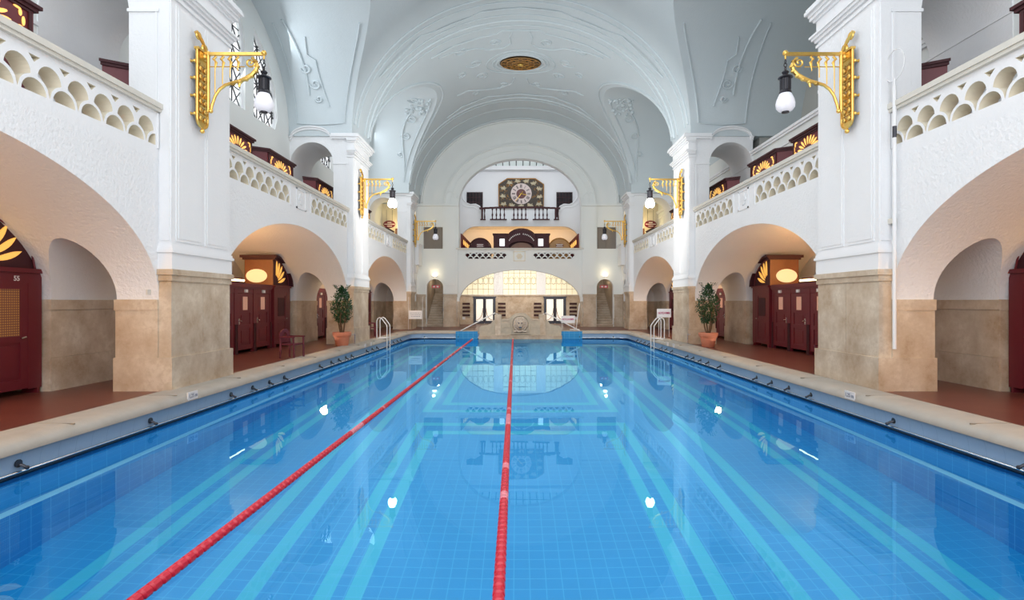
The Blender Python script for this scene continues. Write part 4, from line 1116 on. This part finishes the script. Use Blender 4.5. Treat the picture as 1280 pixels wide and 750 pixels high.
# wall globes in the far aisles, seen through the passages
for s in (-1, 1):
    t = MB().lathe([(.07, 2.40), (.07, 2.43), (.025, 2.45), (.025, 2.52)], (s*9.66, 26.6, 0), 12).build('aisle_lamp', 'gold')
    tag(t, 'small warm globe lamp glowing in the %s aisle passage behind the plant' % side_name[s], 'lamp')
    MB().ball((s*9.66, 26.6, 2.61), .11, n=12).build('lamp_globe', 'bulb', t)

# ------------------------------------------------------------------ gallery cabins with fretwork
def gallery_cabin(s, y0, y1, lab, chamfer, top=6.85):
    r = empty('gallery_cabin', (s*8.45, y0, ZG+.02)); tag(r, lab, 'cabin', 'gallery cabins above the %s aisle' % side_name[s])
    Ln = y1-y0; H = top-ZG-.02
    base = [(0, 0+.0), (0, Ln), (s*.42, Ln), (s*.42, -.25)] if chamfer else [(0, 0), (0, Ln), (s*.42, Ln), (s*.42, 0)]
    MB().prism(base, XY, 0, H-.12).build('body', 'maroon', r, smooth=False)
    def off(e): return [(x+(-s*e if abs(x) < .01 else (s*e*.0)), y+(-e if y < .01 and not (chamfer and abs(x) < .01) else (e if y > Ln-.01 else 0))) for x, y in base]
    MB().prism(off(.05), XY, H-.12, H-.06).prism(off(.09), XY, H-.06, H).build('cornice', 'maroon_dark', r, smooth=False)
    f = MB()
    for a, b, z0, z1 in ((.05, Ln-.05, H-.62, H-.56), (.05, Ln-.05, H-.17, H-.13), (.05, .11, H-.62, H-.13), (Ln-.11, Ln-.05, H-.62, H-.13)):
        f.box(-s*.025, s*.01, a, b, z0, z1)
    f.build('panel_frame', 'maroon_dark', r, smooth=False)
    g = MB(); nf = max(1, int(Ln/1.75)); zc = H-.55
    for c_ in range(nf):
        cy = Ln*(c_+.5)/nf; kx = .62; n = 9
        for i in range(n):
            a = radians(12+156*i/(n-1)); u0, v0 = cos(a), sin(a)
            P = lambda t, w_: (cy+kx*(.42+.52*t)*u0-w_*v0, zc+.40*(.34+.62*t)*v0+w_*u0)
            ws = [(q/5, .036*sin(pi*(q/5*.85+.1))**.7*(.5+.8*q/5)) for q in range(6)]
            g.prism([P(t, w_) for t, w_ in ws]+[P(t, -w_) for t, w_ in ws[::-1]], YZ, -s*.012, s*.02)
        for d in (-1, 1):
            for (u, v, a_, b_) in ((.74, .06, .06, .03), (.74, .30, .03, .06), (.80, .18, .03, .08), (.68, .36, .07, .02)):
                if .05 < cy+d*u-a_ and cy+d*u+a_ < Ln-.05: g.prism(ell(cy+d*u, zc+v, a_, b_, 10), YZ, -s*.012, s*.02)
    g.build('fretwork_pane', 'amber', r)
for s in (-1, 1):
    sn = side_name[s]
    gallery_cabin(s, 5.6, 9.6, 'maroon gallery cabin with amber fretwork above the nearest %s arch' % sn, False)
    gallery_cabin(s, 12.0, 13.3, 'plain-sided maroon gallery cabin in the passage of the first %s pier' % sn, True)
    gallery_cabin(s, 13.9, 17.5, 'long maroon gallery cabin with amber fretwork just past the first %s pier' % sn, False)
    gallery_cabin(s, 18.56, 20.7, 'shorter maroon gallery cabin with chamfered corner above the middle %s arch' % sn, True)
    gallery_cabin(s, 23.0, 25.4, 'maroon gallery cabin in the passage of the second %s pier' % sn, True)
    gallery_cabin(s, 27.6, 31.4, 'maroon gallery cabin above the farthest %s arch' % sn, False)
    gallery_cabin(s, 35.4, 37.2, 'small dark gallery cabin in the passage of the third %s pier' % sn, True, 6.45)
# partition with oval sign in the far gallery
for s in (-1, 1):
    w = struct(MB().box(s*7.9, s*9.66, 39.2, 39.5, ZG, 8.6).build('wall_gallery_end', 'cream')); w.name = 'wall_gallery_%s' % side_name[s]
    r = empty('oval_sign', (s*9.0, 38.6, 7.1)); tag(r, 'oval maroon sign with pale lettering hanging in the far %s gallery' % side_name[s], 'sign')
    MB().prism(ell(0, 0, .42, .26, 28), XZ, -.02, .02).build('plate', 'maroon', r)
    MB().tube([(-.2, 0, .2), (-.2, 0, 1.0)], .01, 4).tube([(.2, 0, .2), (.2, 0, 1.0)], .01, 4).build('hanger', 'darkmetal', r)
    mb = MB()
    for z, h in ((.12, .12), (.0, .33), (-.13, .14)):
        u = -h
        while u < h: mb.box(u, u+.035, -.03, -.018, z-.03, z+.03); u += .055
    mb.build('lettering', 'letters', r)
    p = empty('framed_picture', (s*8.15, 39.15, 5.5)); tag(p, 'brown framed panel on the end wall of the far %s gallery' % side_name[s], 'picture')
    MB().box(-.5, .5, 0, .04, 0, 1.35).build('panel', 'greybrown', p); MB().box(-.55, .55, -.02, .03, 1.3, 1.38).box(-.55, -.48, -.02, .03, 0, 1.35).box(.48, .55, -.02, .03, 0, 1.35).build('frame', 'brownwood', p)
    l = empty('gallery_lamp', (s*8.2, 39.0, 7.05)); tag(l, 'glowing globe lamp on the end wall of the far %s gallery' % side_name[s], 'lamp')
    MB().lathe([(.07, .12), (.07, .2)], (0, 0, 0), 10, axis='y').tube([(0, .15, 0), (0, 0, .05)], .02, 6).build('bracket', 'gold', l); MB().ball((0, 0, 0), .15).build('lamp_globe', 'bulb', l)

# ------------------------------------------------------------------ gilded brackets and lanterns
def spiral(cx, cz, R, turns, sg, a0, n=30, y=0, sx=1): return [(sx*(cx+R*(1-i/n*.85)*cos(a0+sg*turns*2*pi*i/n)), y, cz+R*(1-i/n*.85)*sin(a0+sg*turns*2*pi*i/n)) for i in range(n+1)]
def bracket(s):
    d = -s                                                   # arm direction
    r = empty('gilded_bracket', (s*WP, 0, 5.4))
    px = lambda v: d*v
    z = lambda v: v-5.4
    hol = []
    for q in range(7):
        for c_ in (-.075, .075): hol.append(ell(c_, z(5.72+q*.175), .035, .05, 8))
    pl = [(-.2, z(5.62))]+[(-.2*cos(t), z(5.62)-.17*sin(t)) for t in [pi*i/10 for i in range(1, 10)]]+[(.2, z(5.62)), (.2, z(7.06)), (-.2, z(7.06))]
    MB().prism(pl, YZ, px(.12), px(.15), hol).tube([(px(.155), u, v) for u, v in pl], .022, 6, closed=True).build('back_plate', 'gold', r)
    mb = MB()
    for q in range(7):
        for c_ in (-.085, .085): mb.ball((px(.17), c_, z(5.64+q*.175)), 1, n=8, sc=(.03, .06, .055))
        mb.tube([(px(.165), -.16, z(5.72+q*.175)), (px(.165), .16, z(5.72+q*.175))], .012, 5)
    mb.box(px(.15), px(.18), -.15, .15, z(6.90), z(7.04)).ball((px(.20), 0, z(6.97)), .06, n=10).box(px(.1), px(.2), -.22, .22, z(7.05), z(7.10)).ball((px(.15), 0, z(5.39)), .05, n=8)
    mb.build('rosette_band', 'gold', r)
    crest = [(px(.13+.03*sin(t*3)), -.20+.40*t, z(7.12+.30*(1-t)**2+.08*sin(t*pi))) for t in [i/14 for i in range(15)]]
    MB().tube(crest, [.045-.02*i/14 for i in range(15)], 7).tube([(px(.14), -.20+.08*cos(t)+.08, z(7.36)+.07*sin(t)) for t in [2*pi*i/12 for i in range(10)]], .022, 6).tube([(px(.14), .10+.08*cos(t), z(7.18)+.08*sin(t)) for t in [2*pi*i/14 for i in range(13)]], .028, 6).build('crest_scroll', 'gold', r)
    for sy in (-1, 1):
        for zz in (5.7, 6.08, 6.45, 6.8):
            MB().lathe([(.055, 0), (.05, .02), (.025, .04), (.022, .09), (.045, .11), (.03, .14)], (0, 0, 0), 10, axis='x').build('wall_stud', 'gold', r)
            st_ = r.children[-1] if False else COL.objects[-1]
            st_.location = (0, sy*.21, z(zz)); st_.scale = (d, 1, 1)
    MB().tube([(px(.28), 0, z(5.80)), (px(.28), 0, z(7.08))], .035, 8).tube([(px(.15), 0, z(6.95)), (px(.28), 0, z(6.95))], .03, 6).tube([(px(.15), 0, z(6.1)), (px(.28), 0, z(6.1))], .03, 6).build('arm_post', 'gold', r)
    MB().box(px(.1), px(1.44), -.03, .03, z(7.00), z(7.06)).ball((px(1.46), 0, z(7.05)), .06, n=10).tube([(px(1.46), 0, z(7.0)), (px(1.46), 0, z(6.92))], .018, 6).build('arm', 'gold', r)
    br_ = [(.34, 5.84), (.36, 5.95), (.43, 6.15), (.52, 6.28), (.64, 6.37), (.80, 6.42), (.95, 6.46), (1.08, 6.51), (1.20, 6.58), (1.29, 6.68), (1.32, 6.78), (1.28, 6.89), (1.20, 6.95)]
    MB().tube([(px(a), 0, z(b)) for a, b in br_], [.025, .03, .03, .032, .034, .036, .04, .05, .05, .045, .04, .03, .025], 8).ball((px(.33), 0, z(5.82)), .05, n=8).tube(spiral(1.17, z(6.85), .12, 1.4, -1, 1.2, sx=d), .02, 6).build('scroll_brace', 'gold', r)
    mb = MB()
    for i in range(9):
        t = i/8; k_ = 5+int(t*6.9); a, b = br_[min(k_, 12)]; mb.ball((px(a), 0, z(b-.02)), 1, n=7, sc=(.06, .05, .04))
    mb.tube([(px(.95), 0, z(6.42)), (px(.93), 0, z(6.33))], [.03, .02], 6)
    mb.build('acanthus_leaf', 'gold', r)
    mb = MB().tube([(px(.28), 0, z(6.76)), (px(1.05), 0, z(6.76))], .012, 5)
    for i, x in enumerate((.42, .58, .74, .90)):
        mb.tube([(px(x), 0, z(7.0)), (px(x), 0, z(6.2+.14*i+(.05 if i else 0)))], .011, 5)
        mb.tube([(px(x+.03), 0, z(6.98)), (px(x-.03), 0, z(6.92)), (px(x+.035), 0, z(6.85)), (px(x), 0, z(6.70))], [.025, .03, .022, .008], 6)
    mb.build('hanging_ornament', 'gold', r)
    return r
def lantern(s, on):
    r = empty('pendant_lantern', (s*WP-s*1.46, 0, 5.78))
    mb = MB(); zt = 1.14
    for i in range(3):
        c_ = zt-.05-.075*i; mb.tube([(.03*cos(t) if i % 2 else 0, 0 if i % 2 else .03*cos(t), c_+.045*sin(t)) for t in [2*pi*q/10 for q in range(10)]], .009, 5, closed=True)
    mb.build('chain', 'iron', r)
    MB().lathe([(.0, .90), (.05, .89), (.075, .86), (.05, .82), (.06, .80), (.145, .76), (.15, .74), (.10, .72), (.105, .48), (.12, .46), (.125, .42), (.10, .40)], (0, 0, 0), 16).build('housing', 'iron', r)
    mb = MB()
    for i in range(8): t = 2*pi*i/8; mb.tube([(.108*cos(t), .108*sin(t), .48), (.108*cos(t), .108*sin(t), .72)], .012, 4)
    mb.build('rib', 'darkmetal', r)
    MB().lathe([(.10, .42), (.12, .40), (.175, .28), (.195, .19), (.185, .11), (.14, .05), (.08, .025), (.0, .02)], (0, 0, 0), 20).build('globe', 'globe_on' if on else 'globe_off', r)
    MB().lathe([(.08, .04), (.075, .0), (.0, -.01)], (0, 0, 0), 12).build('globe_cap', 'iron', r)
    return r
for s in (-1, 1):
    p = bracket(s); off_l = lantern(s, False); on_l = lantern(s, True); sn = side_name[s]
    for i, (y, q) in enumerate(((11.9, 'first'), (24.1, 'second'), (36.7, 'third'))):
        o = p if i == 0 else copy_tree(p); o.location.y = y
        tag(o, 'gilded scrollwork lamp bracket on the %s %s pier' % (q, sn), 'bracket', 'gilded lamp brackets')
        o['label'] = 'gilded scrollwork lamp bracket fixed to the %s pier on the %s' % (q, sn)
        l = off_l if i == 0 else (on_l if i == 1 else copy_tree(off_l)); l.location.y = y
        tag(l, 'black lantern with %s opal globe hanging at the %s %s pier' % ('bright lit' if i == 1 else 'pale', q, sn), 'lantern', 'pendant lanterns')

# ------------------------------------------------------------------ loose things
def armchair(x, y, rz, lab):
    r = empty('armchair', (x, y, 0), rz); tag(r, lab, 'chair', 'maroon armchairs on the deck')
    MB().box(-.24, .24, -.24, .24, .42, .46).build('seat', 'chair', r, bevel=.02)
    MB().prism([(-.22, .50)]+[(-.22*cos(t)*1.0, .74+.17*sin(t)) for t in [pi*i/12 for i in range(13)]]+[(.22, .50)], YZ, -.27, -.235, [ell(0, .72, .10, .09, 16)]).build('backrest', 'chair', r)
    for sy in (-1, 1):
        MB().tube([(-.24, sy*.24, 0), (-.23, sy*.24, .44), (-.26, sy*.22, .80)], .03, 6).build('leg', 'chair', r)
        MB().tube([(.25, sy*.26, 0), (.24, sy*.26, .44), (.23, sy*.27, .66)], .03, 6).build('leg', 'chair', r)
        MB().box(-.25, .27, sy*.27-.03, sy*.27+.03, .65, .69).build('armrest', 'chair', r, bevel=.01)
armchair(-7.25, 17.6, radians(-12), 'maroon armchair under the middle left arch facing the pool')
armchair(7.55, 13.75, radians(180), 'maroon armchair half hidden behind the first right pier')
armchair(-7.7, 28.6, radians(20), 'maroon armchair beyond the second left pier near the ladder')

def plant(x, y, lab, seed, h=2.35):
    rr = random.Random(seed); r = empty('potted_ficus', (x, y, 0)); tag(r, lab, 'plant', 'potted ficus trees by the second piers')
    MB().lathe([(.22, 0), (.24, .02), (.30, .36), (.33, .38), (.34, .42), (.36, .44), (.37, .54), (.345, .56), (.32, .54), (.31, .48), (0, .47)], (0, 0, 0), 28).build('pot', 'terracotta', r)
    MB().lathe([(.31, .47), (.31, .49), (0, .50)], (0, 0, 0), 20).build('soil', 'soil', r)
    mb = MB(); tips = []
    for i in range(5):
        a = 2*pi*i/5+rr.random(); p = [Vector((.05*cos(a), .05*sin(a), .48))]
        for q in range(6):
            p.append(p[-1]+Vector((.05*cos(a+q*.5)+rr.uniform(-.02, .02), .05*sin(a+q*.5)+rr.uniform(-.02, .02), .24)))
        mb.tube(p, [.03, .027, .024, .02, .015, .01, .006], 6); tips += p[2:]
        for q in range(2, 6):
            b_ = rr.uniform(0, 2*pi); e = p[q]+Vector((.28*cos(b_), .28*sin(b_), .18)); mb.tube([p[q], e], [.010, .004], 4)
    mb.build('trunk', 'bark', r)
    mb = MB()
    for i in range(1500):
        t = rr.random(); z_ = .95+t*(h-.95); R_ = .42*(sin(pi*min(1, (t*.92+.10)))**.7)+.03
        a = rr.uniform(0, 2*pi); q = R_*sqrt(rr.random())*rr.uniform(.8, 1.15)
        c_ = Vector((q*cos(a), q*sin(a), z_+rr.uniform(-.06, .06)))
        u = Vector((rr.uniform(-1, 1), rr.uniform(-1, 1), rr.uniform(-1.2, .3))).normalized()*rr.uniform(.05, .075)
        v = u.cross(Vector((rr.uniform(-1, 1), rr.uniform(-1, 1), 1))).normalized()*rr.uniform(.018, .028)
        mb.face([c_-u, c_+v, c_+u, c_-v])
    for t_ in range(14):
        a = rr.uniform(0, 2*pi); c0 = Vector((.2*cos(a), .2*sin(a), h-.1))
        for q in range(6):
            c_ = c0+Vector((.03*cos(a)*q, .03*sin(a)*q, .035*q)); u = Vector((rr.uniform(-1, 1), rr.uniform(-1, 1), .3)).normalized()*.055; v = u.cross(Vector((0, 0, 1))).normalized()*.022
            mb.face([c_-u, c_+v, c_+u, c_-v])
    mb.build('foliage', 'leaf', r, smooth=False, recalc=False)
plant(-7.15, 22.3, 'potted ficus in a terracotta pot before the second left pier', 4)
plant(7.30, 21.9, 'potted ficus in a terracotta pot before the second right pier', 8, 2.42)

# rescue pole hanging on the first right pier
rp = empty('rescue_pole', (7.16, 10.86, .85)); tag(rp, 'long white rescue pole with a wire loop hanging on the first right pier', 'rescue pole')
MB().tube([(0, 0, 0), (0, 0, 5.1)], .035, 8).build('pole', 'whitemetal', rp)
MB().tube([(0, .0, 5.0), (0, 0, 5.25)], .02, 6).tube([(0, .28*cos(t), 5.50+.30*sin(t)) for t in [2*pi*i/28 for i in range(28)]], .010, 6, closed=True).build('loop', 'whitemetal', rp)
MB().tube([(0, 0, 4.1), (0, 0, 4.32)], .038, 8).build('grip', 'darkmetal', rp)
MB().box(.0, .12, .06, .20, 2.45, 2.55).tube([(0, 0, 2.5), (.08, .1, 2.5)], .015, 6).build('wall_hook', 'rail', rp)
t = MB().box(-(W-.03), -W, 11.0-.3, 11.0-.2, 1.90, 2.0).build('wall_fitting', 'rail'); tag(t, 'tiny beige fitting on the white wall above the first left jamb', 'fitting')
for s in (-1, 1):
    g = tag(MB().tube([(s*6.9, 23.2, .03), (s*6.9, 23.2, .42), (s*6.9, 22.7, .42)], .012, 5).build('low_rail', 'chrome'), 'short thin metal rail standing on the deck edge at the second %s pier' % side_name[s], 'rail')
    MB().lathe([(.04, 0), (.04, .015)], (s*6.9, 23.2, .03), 10).build('foot_plate', 'chrome', g)

# ------------------------------------------------------------------ lights
def area(name, loc, rot, sx, sy, e, col=(1, 1, 1), spread=None):
    l = bpy.data.lights.new(name, 'AREA'); l.shape = 'RECTANGLE'; l.size = sx; l.size_y = sy; l.energy = e; l.color = col
    if spread: l.spread = spread
    o = bpy.data.objects.new(name, l); o.location = loc; o.rotation_euler = rot; COL.objects.link(o); return o
def point(name, loc, e, col, r=.15):
    l = bpy.data.lights.new(name, 'POINT'); l.energy = e; l.color = col; l.shadow_soft_size = r
    o = bpy.data.objects.new(name, l); o.location = loc; COL.objects.link(o); return o
area('pool_floor_fill', (PX, 17.5, -.62), (0, 0, 0), 12.4, 29, 1330, (.92, .98, 1))  # added lamp below the surface, stands in for light passing through the water
for c in BC: area('window_daylight', (-9.4, c, 10.6), (0, radians(-68), 0), 3.0, 7.0, 200, (.90, .95, 1))
area('front_fill', (0, .4, 7.5), (radians(84), 0, 0), 12, 10, 1020, (.97, .98, 1))  # added fill lamp by the camera, imitates daylight from a window behind it
area('crown_fill', (0, 15, 13.6), (0, 0, 0), 8, 14, 520, (.95, .98, 1))  # added fill lamp high in the vault, out of view
area('pool_bounce', (PX, 17, .6), (pi, 0, 0), 11, 26, 560, (.84, .94, 1))
for s in (-1, 1):
    for y in (5.0, 17.5, 29.5): point('aisle_warm', (s*10.3, y, 3.05), 270, (1, .53, .17), .25)
    for y in (7.5, 19.5, 31.0): area('aisle_fill', (s*7.6, y, .25), (pi, 0, 0), .6, 6, 10, (1, .8, .65))
    point('gallery_lamp_glow', (s*8.3, 38.3, 7.0), 40, (1, .75, .35), .15)
    point('stair_lamp', (s*6.0, 39.0, 3.9), 7, (1, .82, .5), .1)
    point('stair_inner', (s*6.0, 41.5, 3.6), 25, (1, .88, .7), .1)
    point('passage_lamp', (s*9.0, 26.6, 2.5), 12, (1, .7, .35), .12)
area('far_end_fill', (0, 23, 6.0), (radians(97), 0, 0), 12, 7, 560, (1, .99, .96))  # added fill lamp that brightens the far end of the hall
area('alcove_warm', (0, 42.95, 7.1), (radians(82), 0, 0), 8, .7, 85, (1, .52, .15))
area('back_room', (0, 40.2, 4.15), (radians(75), 0, 0), 8, .5, 170, (1, .93, .82))
area('upper_back', (0, 40.2, 12.7), (radians(72), 0, 0), 8, 1.2, 150, (.95, .96, 1))

w = bpy.data.worlds.new('World'); scene.world = w; w.use_nodes = True
nt = w.node_tree; bg = nt.nodes['Background']; bg.inputs[0].default_value = (.86, .92, 1, 1); bg.inputs[1].default_value = .9

# ------------------------------------------------------------------ camera
cam = bpy.data.cameras.new('Camera'); co = bpy.data.objects.new('Camera', cam); COL.objects.link(co)
co.location = (-.145, 0, 1.77); co.rotation_euler = (pi/2, 0, 0)
cam.sensor_width = 36; cam.sensor_fit = 'HORIZONTAL'; cam.lens = 700/1280*36
cam.shift_x = -7.3/1280; cam.shift_y = 2/1280; cam.clip_end = 200; cam.clip_start = .05
scene.camera = co
scene.view_settings.view_transform = 'Standard'
scene.view_settings.exposure = 0
scene.cycles.max_bounces = 10; scene.cycles.diffuse_bounces = 4; scene.cycles.transmission_bounces = 8
scene.cycles.caustics_reflective = False; scene.cycles.caustics_refractive = False
scene.cycles.sample_clamp_indirect = 6; scene.cycles.use_denoising = True
